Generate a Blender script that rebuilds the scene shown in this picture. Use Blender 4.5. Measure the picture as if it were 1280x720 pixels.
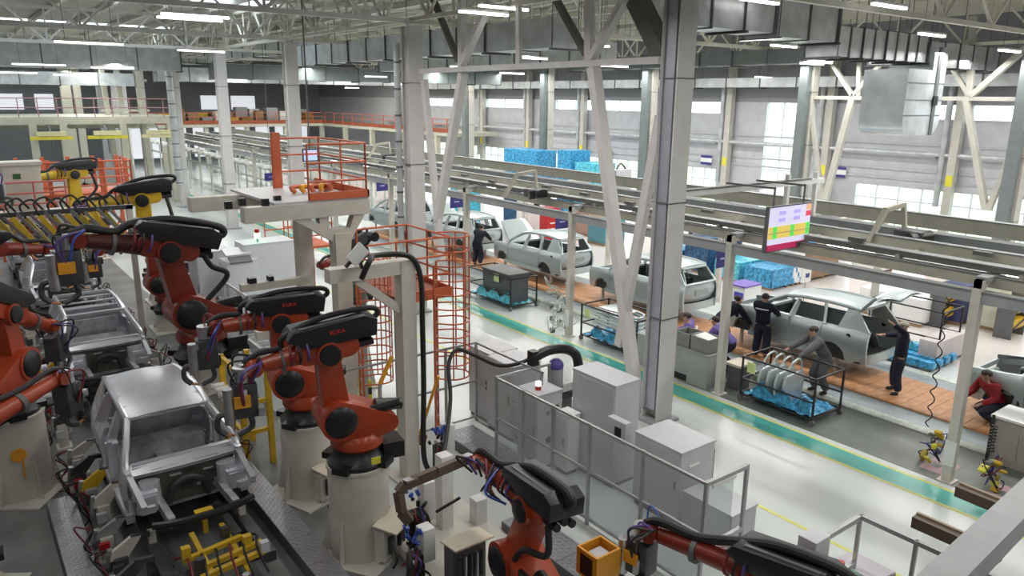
import bpy, bmesh, math, random
from mathutils import Vector, Matrix
for o in list(bpy.data.objects): bpy.data.objects.remove(o)
SC = bpy.context.scene
COL = SC.collection
V = Vector
# ---------------------------------------------------------------- camera
FPX, YAW, PIT, ROL, HC = 941.2, 0.644761, 0.247316, 0.010526, 7.0
fwd = V((math.sin(YAW)*math.cos(PIT), math.cos(YAW)*math.cos(PIT), -math.sin(PIT)))
rgt = V((math.cos(YAW), -math.sin(YAW), 0.0)); upv = rgt.cross(fwd)
r2 = rgt*math.cos(ROL)+upv*math.sin(ROL); u2 = upv*math.cos(ROL)-rgt*math.sin(ROL)
cd = bpy.data.cameras.new('camera'); cam = bpy.data.objects.new('camera', cd); COL.objects.link(cam)
m3 = Matrix((r2, u2, -fwd)).transposed()
cam.matrix_world = Matrix.Translation((0, 0, HC)) @ m3.to_4x4()
cd.sensor_width = 36.0; cd.sensor_fit = 'HORIZONTAL'; cd.lens = 36.0*FPX/1280.0
cd.clip_start = 0.1; cd.clip_end = 500
SC.camera = cam
CAMP = V((0, 0, HC))
def ray(x, y): return fwd + r2*((x-640)/FPX) - u2*((y-360)/FPX)
def PZ(x, y, z=0.0): d = ray(x, y); return CAMP + d*((z-HC)/d.z)
def PX(x, y, X): d = ray(x, y); return CAMP + d*(X/d.x)
def PY(x, y, Y): d = ray(x, y); return CAMP + d*(Y/d.y)
# ---------------------------------------------------------------- world, exposure
W = bpy.data.worlds.new('overcast_sky'); SC.world = W; W.use_nodes = True
nt = W.node_tree; bg = nt.nodes['Background']
bg.inputs[0].default_value = (0.86, 0.93, 1.0, 1); bg.inputs[1].default_value = 5.0
SC.view_settings.view_transform = 'Standard'; SC.view_settings.look = 'None'
SC.view_settings.gamma = 1.0; SC.view_settings.use_curve_mapping = False
SC.view_settings.exposure = 0.0
# ---------------------------------------------------------------- area light rows added for overall light, standing in for the tube lamps
def fill_light_row(x, y0, y1, z, power, w=0.5, col=(1.0, 0.98, 0.94)):
    l = bpy.data.lights.new('fill_light_row', 'AREA'); l.shape = 'RECTANGLE'; l.size = w; l.size_y = y1-y0
    l.energy = power; l.color = col
    o = bpy.data.objects.new('fill_light_row', l); COL.objects.link(o); o.location = (x, (y0+y1)/2, z)
    return o
for x, p in ((-8, 460), (1.5, 470), (8.5, 1000), (18.5, 1950), (27.5, 2200), (33, 1500)):
    fill_light_row(x, -4, 34, 8.62, p)
    fill_light_row(x, 35, 74, 8.62, p*1.05)
# ---------------------------------------------------------------- materials
MATS = {}
def mat(name, col, rough=0.5, metal=0.0, var=0.08, nscale=3.0, bump=0.0, emit=0.0, spec=0.5, coat=0.0):
    if name in MATS: return MATS[name]
    m = bpy.data.materials.new(name); m.use_nodes = True; n = m.node_tree.nodes; L = m.node_tree.links
    b = n['Principled BSDF']
    b.inputs['Roughness'].default_value = rough; b.inputs['Metallic'].default_value = metal
    b.inputs['Specular IOR Level'].default_value = spec
    if coat: b.inputs['Coat Weight'].default_value = coat; b.inputs['Coat Roughness'].default_value = 0.12
    c = (col[0], col[1], col[2], 1)
    if emit > 0:
        b.inputs['Emission Color'].default_value = c; b.inputs['Emission Strength'].default_value = emit
    if var > 0:
        tc = n.new('ShaderNodeTexCoord'); no = n.new('ShaderNodeTexNoise'); no.inputs['Scale'].default_value = nscale
        no.inputs['Detail'].default_value = 4.0; L.new(tc.outputs['Object'], no.inputs['Vector'])
        rp = n.new('ShaderNodeValToRGB'); L.new(no.outputs['Fac'], rp.inputs['Fac'])
        rp.color_ramp.elements[0].position = 0.3; rp.color_ramp.elements[1].position = 0.7
        lo = tuple(max(0, a*(1-var)) for a in col)+(1,); hi = tuple(min(1, a*(1+var)) for a in col)+(1,)
        rp.color_ramp.elements[0].color = lo; rp.color_ramp.elements[1].color = hi
        L.new(rp.outputs['Color'], b.inputs['Base Color'])
        if bump > 0:
            bp = n.new('ShaderNodeBump'); bp.inputs['Strength'].default_value = bump; bp.inputs['Distance'].default_value = 0.02
            L.new(no.outputs['Fac'], bp.inputs['Height']); L.new(bp.outputs['Normal'], b.inputs['Normal'])
    else:
        b.inputs['Base Color'].default_value = c
    MATS[name] = m; return m
def glassmat(name, col, trans=0.8, rough=0.05):
    if name in MATS: return MATS[name]
    m = bpy.data.materials.new(name); m.use_nodes = True; n = m.node_tree.nodes; L = m.node_tree.links
    b = n['Principled BSDF']; b.inputs['Base Color'].default_value = col+(1,); b.inputs['Roughness'].default_value = rough
    tr = n.new('ShaderNodeBsdfTransparent'); tr.inputs[0].default_value = (0.9, 0.93, 0.94, 1)
    mx = n.new('ShaderNodeMixShader'); mx.inputs[0].default_value = 1-trans
    L.new(tr.outputs[0], mx.inputs[1]); L.new(b.outputs[0], mx.inputs[2])
    L.new(mx.outputs[0], n['Material Output'].inputs['Surface']); MATS[name] = m; return m
def wavemat(name, col, axis, scale, amount, rough=0.5, metal=0.0, bump=0.4):
    """ribbed sheet: fine relief bands along one axis"""
    if name in MATS: return MATS[name]
    m = mat(name, col, rough, metal, 0.08, 1.5); n = m.node_tree.nodes; L = m.node_tree.links
    tc = n.new('ShaderNodeTexCoord'); wv = n.new('ShaderNodeTexWave'); wv.bands_direction = axis
    wv.inputs['Scale'].default_value = scale; L.new(tc.outputs['Object'], wv.inputs['Vector'])
    bp = n.new('ShaderNodeBump'); bp.inputs['Strength'].default_value = bump; bp.inputs['Distance'].default_value = amount
    L.new(wv.outputs['Fac'], bp.inputs['Height']); L.new(bp.outputs['Normal'], n['Principled BSDF'].inputs['Normal'])
    return m
CREAM = mat('cream_paint', (0.60, 0.57, 0.51), 0.45)
WHITE = mat('white_steel_paint', (0.72, 0.72, 0.71), 0.4)
COLP = mat('column_paint', (0.62, 0.60, 0.59), 0.42, var=0.05)
DGREY = mat('dark_grey_paint', (0.12, 0.12, 0.125), 0.5)
GREY = mat('grey_paint', (0.35, 0.36, 0.37), 0.5)
LGREY = mat('cabinet_grey', (0.55, 0.55, 0.58), 0.4, var=0.04)
CABW = mat('cabinet_white', (0.68, 0.70, 0.74), 0.4, var=0.04)
BLACK = mat('black_plastic', (0.012, 0.012, 0.014), 0.35, var=0.2)
RUBBER = mat('black_rubber', (0.014, 0.014, 0.015), 0.5, var=0.2)
ORANGE = mat('robot_orange', (0.37, 0.046, 0.012), 0.36, var=0.15, coat=0.3)
RED = mat('red_paint', (0.45, 0.02, 0.02), 0.4)
RAIL = mat('railing_orange', (0.58, 0.13, 0.055), 0.5, var=0.1)
YEL = mat('yellow_paint', (0.62, 0.40, 0.02), 0.45, var=0.15)
YELB = mat('bright_yellow', (0.75, 0.68, 0.05), 0.5)
AMBER = mat('amber_plate', (0.75, 0.33, 0.02), 0.45)
GALV = mat('galvanised_sheet', (0.52, 0.55, 0.56), 0.36, 0.35, 0.16, 2.2)
GALVD = mat('galvanised_frame', (0.15, 0.16, 0.165), 0.45, 0.5)
STEEL = mat('bare_steel', (0.50, 0.50, 0.52), 0.3, 0.9, 0.15, 6)
DSTEEL = mat('dark_steel', (0.09, 0.09, 0.095), 0.4, 0.6, 0.25, 6)
BIW = mat('zinc_body_panel', (0.70, 0.71, 0.77), 0.27, 0.6, 0.10, 1.5)
DORANGE = mat('robot_dark_orange', (0.22, 0.024, 0.010), 0.36, var=0.2, coat=0.2)
BIWD = mat('zinc_inner_panel', (0.52, 0.52, 0.56), 0.33, 0.5, 0.3, 5)
PAINT = mat('primer_silver_green', (0.50, 0.57, 0.58), 0.28, 0.25, 0.04, 1, coat=0.5)
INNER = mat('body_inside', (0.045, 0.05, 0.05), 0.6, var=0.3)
BEIGE = mat('conveyor_beige', (0.46, 0.44, 0.37), 0.5, var=0.1)
GREEN = mat('green_paint', (0.04, 0.12, 0.05), 0.5)
BLUEF = mat('blue_film', (0.05, 0.30, 0.55), 0.25, var=0.6, nscale=9, bump=0.5)
CYANF = mat('cyan_film', (0.10, 0.48, 0.62), 0.22, var=0.5, nscale=8, bump=0.5)
BLUED = mat('dark_blue_film', (0.03, 0.09, 0.20), 0.3, var=0.7, nscale=7, bump=0.4)
NAVYS = mat('navy_sign', (0.05, 0.04, 0.24), 0.5, var=0.03)
BROWN = mat('brown_cardboard', (0.30, 0.20, 0.12), 0.8)
RUST = mat('brown_channel', (0.12, 0.085, 0.06), 0.5)
WOOD = mat('orange_wood', (0.55, 0.28, 0.14), 0.5, var=0.18, nscale=4)
TUBE = mat('lamp_tube', (1.0, 0.98, 0.95), 0.4, var=0, emit=5.0)
WHITEP = mat('white_plastic', (0.8, 0.8, 0.79), 0.4, var=0.03)
PAPER = mat('white_paper', (0.82, 0.82, 0.80), 0.7, var=0.02)
PURP = mat('violet_hose', (0.10, 0.06, 0.25), 0.4)
BLUEH = mat('blue_connector', (0.05, 0.10, 0.45), 0.35, var=0.3, nscale=20)
MAROON = mat('dark_red_hose', (0.18, 0.015, 0.025), 0.45)
COPPER = mat('copper', (0.55, 0.27, 0.14), 0.35, 0.8)
SKIN = mat('skin', (0.50, 0.30, 0.22), 0.55, var=0.03)
HAIR = mat('dark_hair', (0.05, 0.035, 0.03), 0.6)
NAVY = mat('navy_workwear', (0.012, 0.015, 0.035), 0.8, var=0.2)
GREYW = mat('grey_workwear', (0.14, 0.14, 0.145), 0.8, var=0.2)
REDW = mat('red_workwear', (0.28, 0.012, 0.02), 0.8, var=0.2)
GREENL = mat('lit_green_lamp', (0.25, 1.0, 0.5), 0.4, var=0, emit=4.0)
REDL = mat('red_lens', (0.5, 0.02, 0.02), 0.3, var=0)
AMBERL = mat('lit_amber_lamp', (1.0, 0.5, 0.1), 0.3, var=0, emit=2.0)
POLY = glassmat('polycarbonate', (0.62, 0.63, 0.62), 0.74, 0.12)
PANE = glassmat('window_glass', (0.8, 0.85, 0.85), 0.93, 0.03)
# ---------------------------------------------------------------- mesh helpers
ORG = {}
def CR(pts, k=6):
    """Catmull-Rom smoothing of a poly-line"""
    pts = [V(p) for p in pts]
    if len(pts) < 3: return pts
    P = [pts[0]*2-pts[1]] + pts + [pts[-1]*2-pts[-2]]; out = []
    for i in range(1, len(P)-2):
        a, b, c, d = P[i-1:i+3]
        for j in range(k):
            t = j/k
            out.append(0.5*((2*b)+(c-a)*t+(2*a-5*b+4*c-d)*t*t+(3*b-a-3*c+d)*t**3))
    out.append(pts[-1]); return out
def frame(d, up=V((0, 0, 1))):
    d = V(d).normalized()
    if abs(d.dot(up)) > 0.98: up = V((1, 0, 0))
    a = up.cross(d).normalized(); return a, d.cross(a)
class MB:
    def __init__(s): s.v = []; s.f = []
    def add(s, vs, fs):
        n = len(s.v); s.v += [V(p) for p in vs]; s.f += [tuple(i+n for i in f) for f in fs]; return s
    def box(s, c, d, R=None):
        x, y, z = d[0]/2, d[1]/2, d[2]/2
        q = [V(p) for p in ((-x,-y,-z),(x,-y,-z),(x,y,-z),(-x,y,-z),(-x,-y,z),(x,-y,z),(x,y,z),(-x,y,z))]
        if R is not None: q = [R @ p for p in q]
        c = V(c)
        return s.add([c+p for p in q], [(0,3,2,1),(4,5,6,7),(0,1,5,4),(1,2,6,5),(2,3,7,6),(3,0,4,7)])
    def b2(s, lo, hi):
        lo, hi = V(lo), V(hi); return s.box((lo+hi)/2, hi-lo)
    def bar(s, p, q, w, h=None, w2=None, h2=None, up=V((0,0,1))):
        p, q = V(p), V(q); h = w if h is None else h; w2 = w if w2 is None else w2; h2 = h if h2 is None else h2
        a, b = frame(q-p, up)
        vs = [p-a*w/2-b*h/2, p+a*w/2-b*h/2, p+a*w/2+b*h/2, p-a*w/2+b*h/2, q-a*w2/2-b*h2/2, q+a*w2/2-b*h2/2, q+a*w2/2+b*h2/2, q-a*w2/2+b*h2/2]
        return s.add(vs, [(0,3,2,1),(4,5,6,7),(0,1,5,4),(1,2,6,5),(2,3,7,6),(3,0,4,7)])
    def cyl(s, p, q, r, rq=None, n=12):
        p, q = V(p), V(q); rq = r if rq is None else rq; a, b = frame(q-p)
        vs = []
        for c, rr in ((p, r), (q, rq)):
            for i in range(n):
                t = 2*math.pi*i/n; vs.append(c+a*math.cos(t)*rr+b*math.sin(t)*rr)
        fs = [(i, (i+1) % n, n+(i+1) % n, n+i) for i in range(n)] + [tuple(range(n-1, -1, -1)), tuple(range(n, 2*n))]
        return s.add(vs, fs)
    def tube(s, pts, r, n=8, k=6, smooth=True, r1=None):
        pts = CR(pts, k) if smooth else [V(p) for p in pts]
        m = len(pts); vs = []; ref = None
        for i, p in enumerate(pts):
            d = (pts[min(i+1, m-1)]-pts[max(i-1, 0)])
            if d.length < 1e-6: d = V((0, 0, 1))
            d.normalize()
            if ref is None: a, b = frame(d)
            else:
                a = ref-d*ref.dot(d)
                if a.length < 1e-5: a, _ = frame(d)
                a.normalize(); b = d.cross(a)
            ref = a; rr = r if r1 is None else r+(r1-r)*i/(m-1)
            for j in range(n):
                t = 2*math.pi*j/n; vs.append(p+a*math.cos(t)*rr+b*math.sin(t)*rr)
        fs = [(i*n+j, i*n+(j+1) % n, (i+1)*n+(j+1) % n, (i+1)*n+j) for i in range(m-1) for j in range(n)]
        fs += [tuple(range(n-1, -1, -1)), tuple(range((m-1)*n, m*n))]
        return s.add(vs, fs)
    def lathe(s, prof, c=(0,0,0), axis=(0,0,1), n=20):
        c = V(c); d = V(axis).normalized(); a, b = frame(d); vs = []
        for r, z in prof:
            for j in range(n):
                t = 2*math.pi*j/n; vs.append(c+d*z+a*math.cos(t)*r+b*math.sin(t)*r)
        m = len(prof)
        fs = [(i*n+j, i*n+(j+1) % n, (i+1)*n+(j+1) % n, (i+1)*n+j) for i in range(m-1) for j in range(n)]
        fs += [tuple(range(n-1, -1, -1)), tuple(range((m-1)*n, m*n))]
        return s.add(vs, fs)
    def prism(s, poly, o, a, b, t):
        """polygon in the plane (o; a, b) extruded by the vector t (both ways half)"""
        o, a, b, t = V(o), V(a), V(b), V(t); n = len(poly)
        vs = [o+a*p[0]+b*p[1]-t/2 for p in poly]+[o+a*p[0]+b*p[1]+t/2 for p in poly]
        return s.add(vs, [(i, (i+1) % n, n+(i+1) % n, n+i) for i in range(n)]+[tuple(range(n-1, -1, -1)), tuple(range(n, 2*n))])
    def grid(s, fn, nu, nv, thick=None):
        vs = [fn(i/nu, j/nv) for i in range(nu+1) for j in range(nv+1)]
        fs = [(i*(nv+1)+j, (i+1)*(nv+1)+j, (i+1)*(nv+1)+j+1, i*(nv+1)+j+1) for i in range(nu) for j in range(nv)]
        return s.add(vs, fs)
    def sph(s, c, r, n=12, m=8):
        rr = V((r, r, r)) if isinstance(r, (int, float)) else V(r); c = V(c); vs = []
        for i in range(m+1):
            ph = math.pi*i/m
            for j in range(n):
                t = 2*math.pi*j/n; vs.append(c+V((rr.x*math.sin(ph)*math.cos(t), rr.y*math.sin(ph)*math.sin(t), rr.z*math.cos(ph))))
        return s.add(vs, [(i*n+j, (i+1)*n+j, (i+1)*n+(j+1) % n, i*n+(j+1) % n) for i in range(m) for j in range(n)])
    def build(s, name, m, parent=None, world=True, bevel=0.0, ang=35):
        org = V((0, 0, 0))
        if parent is not None and world: org = ORG.get(parent.name, V((0, 0, 0)))
        me = bpy.data.meshes.new(name); me.from_pydata([p-org for p in s.v], [], s.f)
        if bevel > 0 or len(s.f) > 0:
            bm = bmesh.new(); bm.from_mesh(me)
            bmesh.ops.remove_doubles(bm, verts=bm.verts, dist=1e-5)
            if bevel > 0: bmesh.ops.bevel(bm, geom=list(bm.edges), offset=bevel, segments=2, affect='EDGES', profile=0.6)
            bmesh.ops.recalc_face_normals(bm, faces=bm.faces)
            bm.to_mesh(me); bm.free()
        me.polygons.foreach_set('use_smooth', [True]*len(me.polygons)); me.set_sharp_from_angle(angle=math.radians(ang))
        me.materials.append(m)
        o = bpy.data.objects.new(name, me); COL.objects.link(o)
        if parent is not None:
            o.parent = parent
            if world: ORG[o.name] = org
        return o
def tag(o, label, cat, group=None):
    o['label'] = label; o['category'] = cat
    if group: o['group'] = group
    return o
def thing(name, label, cat, loc=(0,0,0), rz=0.0, group=None):
    o = bpy.data.objects.new(name, None); COL.objects.link(o); o.location = loc; o.rotation_euler = (0, 0, rz)
    o.empty_display_size = 0.2
    ORG[o.name] = V(loc); return tag(o, label, cat, group)
def struct(name, mb, m, bevel=0.0):
    o = mb.build(name, m, None, bevel=bevel); o['kind'] = 'structure'; return o
def text_mesh(body, size, name, m, parent, loc, ax, ay, world=True, depth=0.004):
    cu = bpy.data.curves.new('lettering', 'FONT'); cu.body = body; cu.size = size; cu.extrude = depth; cu.align_x = 'CENTER'; cu.align_y = 'CENTER'
    cu.resolution_u = 2
    t = bpy.data.objects.new('lettering', cu); COL.objects.link(t)
    dg = bpy.context.evaluated_depsgraph_get(); me = bpy.data.meshes.new_from_object(t.evaluated_get(dg))
    bpy.data.objects.remove(t)
    ax, ay = V(ax).normalized(), V(ay).normalized(); az = ax.cross(ay)
    org = ORG.get(parent.name, V((0,0,0))) if world else V((0,0,0))
    loc = V(loc)-org
    for v in me.vertices: v.co = loc+ax*v.co.x+ay*v.co.y+az*v.co.z
    me.materials.clear(); me.materials.append(m)
    o = bpy.data.objects.new(name, me); COL.objects.link(o); o.parent = parent; return o
def hull(circles, n=10):
    """convex outline round a few circles (x, y, r), for cast arms"""
    pts = []
    for x, y, r in circles:
        for i in range(n*2): t = math.pi*i/n; pts.append((x+r*math.cos(t), y+r*math.sin(t)))
    pts = sorted(set((round(a, 5), round(b, 5)) for a, b in pts))
    def half(ps):
        h = []
        for p in ps:
            while len(h) > 1 and (h[-1][0]-h[-2][0])*(p[1]-h[-2][1])-(h[-1][1]-h[-2][1])*(p[0]-h[-2][0]) <= 1e-9: h.pop()
            h.append(p)
        return h
    lo = half(pts); hi = half(pts[::-1]); return lo[:-1]+hi[:-1]
# ================================================================ SETTING
def floor_mat():
    m = bpy.data.materials.new('epoxy_floor'); m.use_nodes = True; n = m.node_tree.nodes; L = m.node_tree.links
    b = n['Principled BSDF']; tc = n.new('ShaderNodeTexCoord')
    no = n.new('ShaderNodeTexNoise'); no.inputs['Scale'].default_value = 0.35; no.inputs['Detail'].default_value = 6
    L.new(tc.outputs['Object'], no.inputs['Vector'])
    rp = n.new('ShaderNodeValToRGB'); rp.color_ramp.elements[0].position = 0.3; rp.color_ramp.elements[1].position = 0.72
    rp.color_ramp.elements[0].color = (0.52, 0.56, 0.55, 1); rp.color_ramp.elements[1].color = (0.64, 0.68, 0.67, 1)
    L.new(no.outputs['Fac'], rp.inputs['Fac']); L.new(rp.outputs['Color'], b.inputs['Base Color'])
    r = n.new('ShaderNodeMapRange'); r.inputs['To Min'].default_value = 0.16; r.inputs['To Max'].default_value = 0.32
    L.new(no.outputs['Fac'], r.inputs['Value']); L.new(r.outputs[0], b.inputs['Roughness']); return m
EPOXY = floor_mat()
CONC = mat('worn_concrete', (0.17, 0.175, 0.175), 0.45, var=0.3, nscale=1.2)
MATG = mat('grey_green_floor', (0.15, 0.17, 0.155), 0.4, var=0.25, nscale=1.5)
TURQ = mat('turquoise_lane', (0.10, 0.47, 0.42), 0.22, var=0.12, nscale=1.2)
LINEY = mat('yellow_line', (0.62, 0.62, 0.16), 0.4, var=0.1)
CHEQ = mat('pale_strip', (0.52, 0.56, 0.51), 0.4, var=0.2, nscale=8)
GSTRIP = mat('grey_strip', (0.30, 0.35, 0.37), 0.4, var=0.2, nscale=1.5)
BLUSH = mat('far_floor', (0.62, 0.58, 0.56), 0.18, var=0.06, nscale=0.6)
struct('floor', MB().b2((-16, -14, -0.3), (38, 90, 0)), EPOXY)
k = 0
def lane(x0, x1, y0, y1, m, z=0.004):
    global k; k += 1
    struct('trim_%d' % k, MB().b2((x0, y0, 0.0), (x1, y1, z)), m)
lane(13.47, 13.55, -6, 62, LINEY); lane(13.55, 14.10, -6, 62, TURQ); lane(14.10, 14.18, -6, 62, LINEY)
lane(10.76, 10.84, -2, 30, LINEY)
lane(14.36, 16.28, 2, 12.0, MATG); lane(16.28, 16.60, 0, 60, CHEQ, 0.03); lane(16.60, 17.30, 0, 60, GSTRIP, 0.02)
lane(19.30, 19.95, 0, 60, GSTRIP, 0.02); lane(19.95, 20.25, 0, 60, CHEQ, 0.03)
lane(21.4, 37.9, 0, 70, BLUSH); lane(-12, 5.3, 2, 60, CONC)
# ---- right wall with its windows
WX = 38.0
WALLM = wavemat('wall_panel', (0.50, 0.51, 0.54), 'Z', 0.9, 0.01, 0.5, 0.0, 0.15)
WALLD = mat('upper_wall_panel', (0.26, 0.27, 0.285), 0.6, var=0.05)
def ypx(x, y): return PX(x, y, WX).y
lowW = [(9.5, 20.8), (29.75, 33.6), (36.3, 45.9), (47.5, 58.0), (60, 70)]
tall = [(24.4, 26.6)]
uppW = [(ypx(1280, 145)-5.5, ypx(1214, 145)), (ypx(1197, 145), ypx(1075, 142)), (ypx(902, 135), ypx(860, 135)), (ypx(805, 133), ypx(694, 130)), (ypx(656, 130), ypx(607, 129)), (ypx(592, 129), ypx(532, 128))]
ZL0, ZL1, ZU0, ZU1 = 0.9, 2.9, 6.2, 6.9
wm = MB()
def strip(ys, z0, z1):
    """wall band between two heights left of, between and right of the openings"""
    y = -14.0
    for a, b in sorted(ys)+[(90.0, 90.0)]:
        if a > y: wm.b2((WX, y, z0), (WX+0.3, a, z1))
        y = max(y, b)
strip([], 0, ZL0); strip(lowW+tall, ZL0, ZL1); strip(tall, ZL1, ZU0); strip(uppW+tall, ZU0, ZU1)
struct('wall_right', wm, WALLM)
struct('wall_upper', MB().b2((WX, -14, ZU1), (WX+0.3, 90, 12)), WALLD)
FRAMEW = mat('window_frame', (0.70, 0.73, 0.76), 0.5)
wn = 0
def window(y0, y1, z0, z1, nz, step):
    global wn; wn += 1
    f = MB(); ny = max(1, round((y1-y0)/step))
    for i in range(ny+1):
        y = y0+(y1-y0)*i/ny; f.b2((WX+0.02, y-0.035, z0), (WX+0.12, y+0.035, z1))
    for j in range(nz+1):
        z = z0+(z1-z0)*j/nz; f.b2((WX+0.03, y0, z-0.03), (WX+0.11, y1, z+0.03))
    w = struct('window_%d' % wn, f, FRAMEW)
    proto = {}
    for i in range(ny):
        for j in range(nz):
            a, b = y0+(y1-y0)*i/ny, y0+(y1-y0)*(i+1)/ny; c, d = z0+(z1-z0)*j/nz, z0+(z1-z0)*(j+1)/nz
            MB().b2((WX+0.06, a+0.03, c+0.03), (WX+0.07, b-0.03, d-0.03)).build('pane', PANE, w)
for a, b in lowW: window(a, b, ZL0, ZL1, 3, 1.1)
for a, b in tall: window(a, b, ZL0, ZU1, 8, 1.1)
for a, b in uppW: window(a, b, ZU0, ZU1, 1, 2.2)
# wall rails (horizontal girts that read as lines on the wall)
GIRT = mat('wall_girt', (0.47, 0.48, 0.50), 0.5)
for z in (5.0, 3.75, 3.3):
    tag(MB().b2((WX-0.06, 0, z-0.05), (WX, 75, z+0.05)).build('wall_girt', GIRT), {5.0: 'pale horizontal wall rail running above the silver wall pipe', 3.75: 'pale horizontal wall rail running just below the silver wall pipe', 3.3: 'pale horizontal wall rail running just above the low windows'}[z], 'wall rail')
pp = thing('wall_pipe', 'long silver pipe running level along the windowed wall', 'pipe', (37.6, 10, 4.6))
MB().cyl((37.6, 2, 4.6), (37.6, 72, 4.6), 0.11).build('pipe_run', GALV, pp)
for i in range(11): MB().b2((37.5, 4+i*6.4, 4.42), (38.0, 4.1+i*6.4, 4.5)).build('bracket', GREY, pp)
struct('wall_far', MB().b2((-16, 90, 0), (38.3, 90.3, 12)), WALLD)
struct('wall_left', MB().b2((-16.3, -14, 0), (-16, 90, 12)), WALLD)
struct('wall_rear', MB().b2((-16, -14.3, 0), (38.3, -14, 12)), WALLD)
# ---- grass outside the windows
struct('ground_outside', MB().b2((38.4, -60, -0.6), (160, 160, -0.5)), mat('grass', (0.40, 0.48, 0.28), 0.9, var=0.25, nscale=0.5))
# ---- roof
ROOFM = wavemat('roof_deck', (0.55, 0.55, 0.49), 'X', 6.0, 0.04, 0.6, 0.0, 0.6)
rm = MB()
RZ = 11.0
sk = [(34.5, 38.0), (52, 55), (72, 75)]
y = -14.0
for a, b in sk+[(90, 90)]:
    rm.b2((-16, y, RZ), (38.3, a, RZ+0.15)); y = b
for a, b in sk[:]:
    if a < 90: rm.b2((14, a, RZ), (38.3, b, RZ+0.15))
ceil = struct('ceiling', rm, ROOFM)
for i, (a, b) in enumerate(sk):
    wn += 1
    w = struct('window_%d' % wn, MB().b2((-16, a, RZ+0.02), (14, a+0.08, RZ+0.14)).b2((-16, b-0.08, RZ+0.02), (14, b, RZ+0.14)), FRAMEW)
    for q in range(10): MB().b2((-16+q*3+0.04, a+0.09, RZ+0.06), (-13+q*3-0.04, b-0.09, RZ+0.08)).build('pane', PANE, w)
PURL = mat('purlin_paint', (0.62, 0.61, 0.53), 0.5)
pu = MB().b2((-0.08, -52, -0.12), (0.08, 52, 0.12)).build('purlin', PURL, ceil); pu.location = (-15, 38, RZ-0.14)
for i in range(1, 27):
    c = pu.copy(); COL.objects.link(c); c.location = (-15+i*2.0, 38, RZ-0.14)
# ---- columns
def column(x, y, label, w=0.5, d=0.46, top=9.1, m=COLP, tray=False, group=None):
    t = thing('steel_column', label, 'column', (x, y, 0), 0, group)
    MB().b2((x-w/2, y-d/2, 0), (x+w/2, y-d/2+0.035, top)).build('flange', m, t)
    MB().b2((x-w/2, y+d/2-0.035, 0), (x+w/2, y+d/2, top)).build('flange', m, t)
    MB().b2((x-0.03, y-d/2+0.035, 0), (x+0.03, y+d/2-0.035, top)).build('web', m, t)
    MB().b2((x-w/2-0.12, y-d/2-0.12, 0), (x+w/2+0.12, y+d/2+0.12, 0.06)).build('base_plate', GREY, t)
    for z in (2.4, 4.9, 7.4):
        MB().b2((x-w/2-0.012, y-d/2-0.012, z), (x+w/2+0.012, y+d/2+0.012, z+0.025)).build('cable_band', DGREY, t)
    if tray:
        MB().b2((x-w/2+0.02, y-0.13, 0.3), (x-w/2+0.1, y+0.12, top)).build('cable_tray', mat('tray_grey', (0.40, 0.41, 0.47), 0.4, 0.3), t)
        MB().b2((x-w/2-0.02, y+0.13, 0.3), (x-w/2+0.06, y+0.2, top)).build('cable_conduit', GREY, t)
    else:
        MB().b2((x-w/2+0.06, y-d/2+0.035, 0.0), (x-w/2+0.075, y+d/2-0.035, top)).build('side_cover', m, t)
    return t
colY = [10.65, 21.4, 31.6, 41.3, 51.0, 60.8]
clab = ['massive pale column with cable tray standing beside the turquoise lane', 'pale column behind the orange ladder cage and platform', 'pale column rising behind the orange-railed gantry deck', 'green-grey column behind the white cabinets with a lamp tower',
        'slim pale column behind the yellow robot', 'slim pale column far down the body line']
for y, l in zip(colY, clab): column(12.12, y, l, tray=(y < 11))
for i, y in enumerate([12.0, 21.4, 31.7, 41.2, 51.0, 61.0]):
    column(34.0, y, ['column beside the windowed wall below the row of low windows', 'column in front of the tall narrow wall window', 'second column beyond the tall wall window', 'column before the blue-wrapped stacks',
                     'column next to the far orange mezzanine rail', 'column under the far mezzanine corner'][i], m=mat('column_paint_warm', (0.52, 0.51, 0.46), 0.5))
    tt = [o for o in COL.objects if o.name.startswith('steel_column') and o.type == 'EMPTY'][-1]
    MB().b2((33.45, y-0.10, 0.2), (33.74, y+0.34, 9.0)).build('dark_side_box', mat('duct_green_grey', (0.17, 0.20, 0.20), 0.5), tt)  # upright box added to give the column a dark green-grey left side
# slim wall posts
for i, y in enumerate([16.0, 22.4, 28.8, 35.2, 41.6, 48.0, 54.4]):
    t = thing('wall_post', ['slim wall post beside the low window strip with a yellow plate', 'slim wall post next to the blue and white sign', 'slim wall post left of the tall window', 'slim wall post hidden behind the massive column',
              'slim wall post above the blue bins', 'slim wall post beyond the blue-wrapped stacks', 'slim wall post near the far mezzanine'][i], 'post', (37.6, y, 0))
    MB().b2((37.42, y-0.18, 0), (37.78, y+0.18, 9)).build('post', mat('column_paint_warm', (0.52, 0.51, 0.46)), t)
    MB().cyl((37.55, y+0.5, 2.2), (37.55, y+0.5, 8), 0.14).build('drain_pipe', GALV, t)
    MB().b2((37.40, y-0.15, 3.2), (37.42, y+0.15, 3.7)).build('number_plate', YELB, t)
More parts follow.
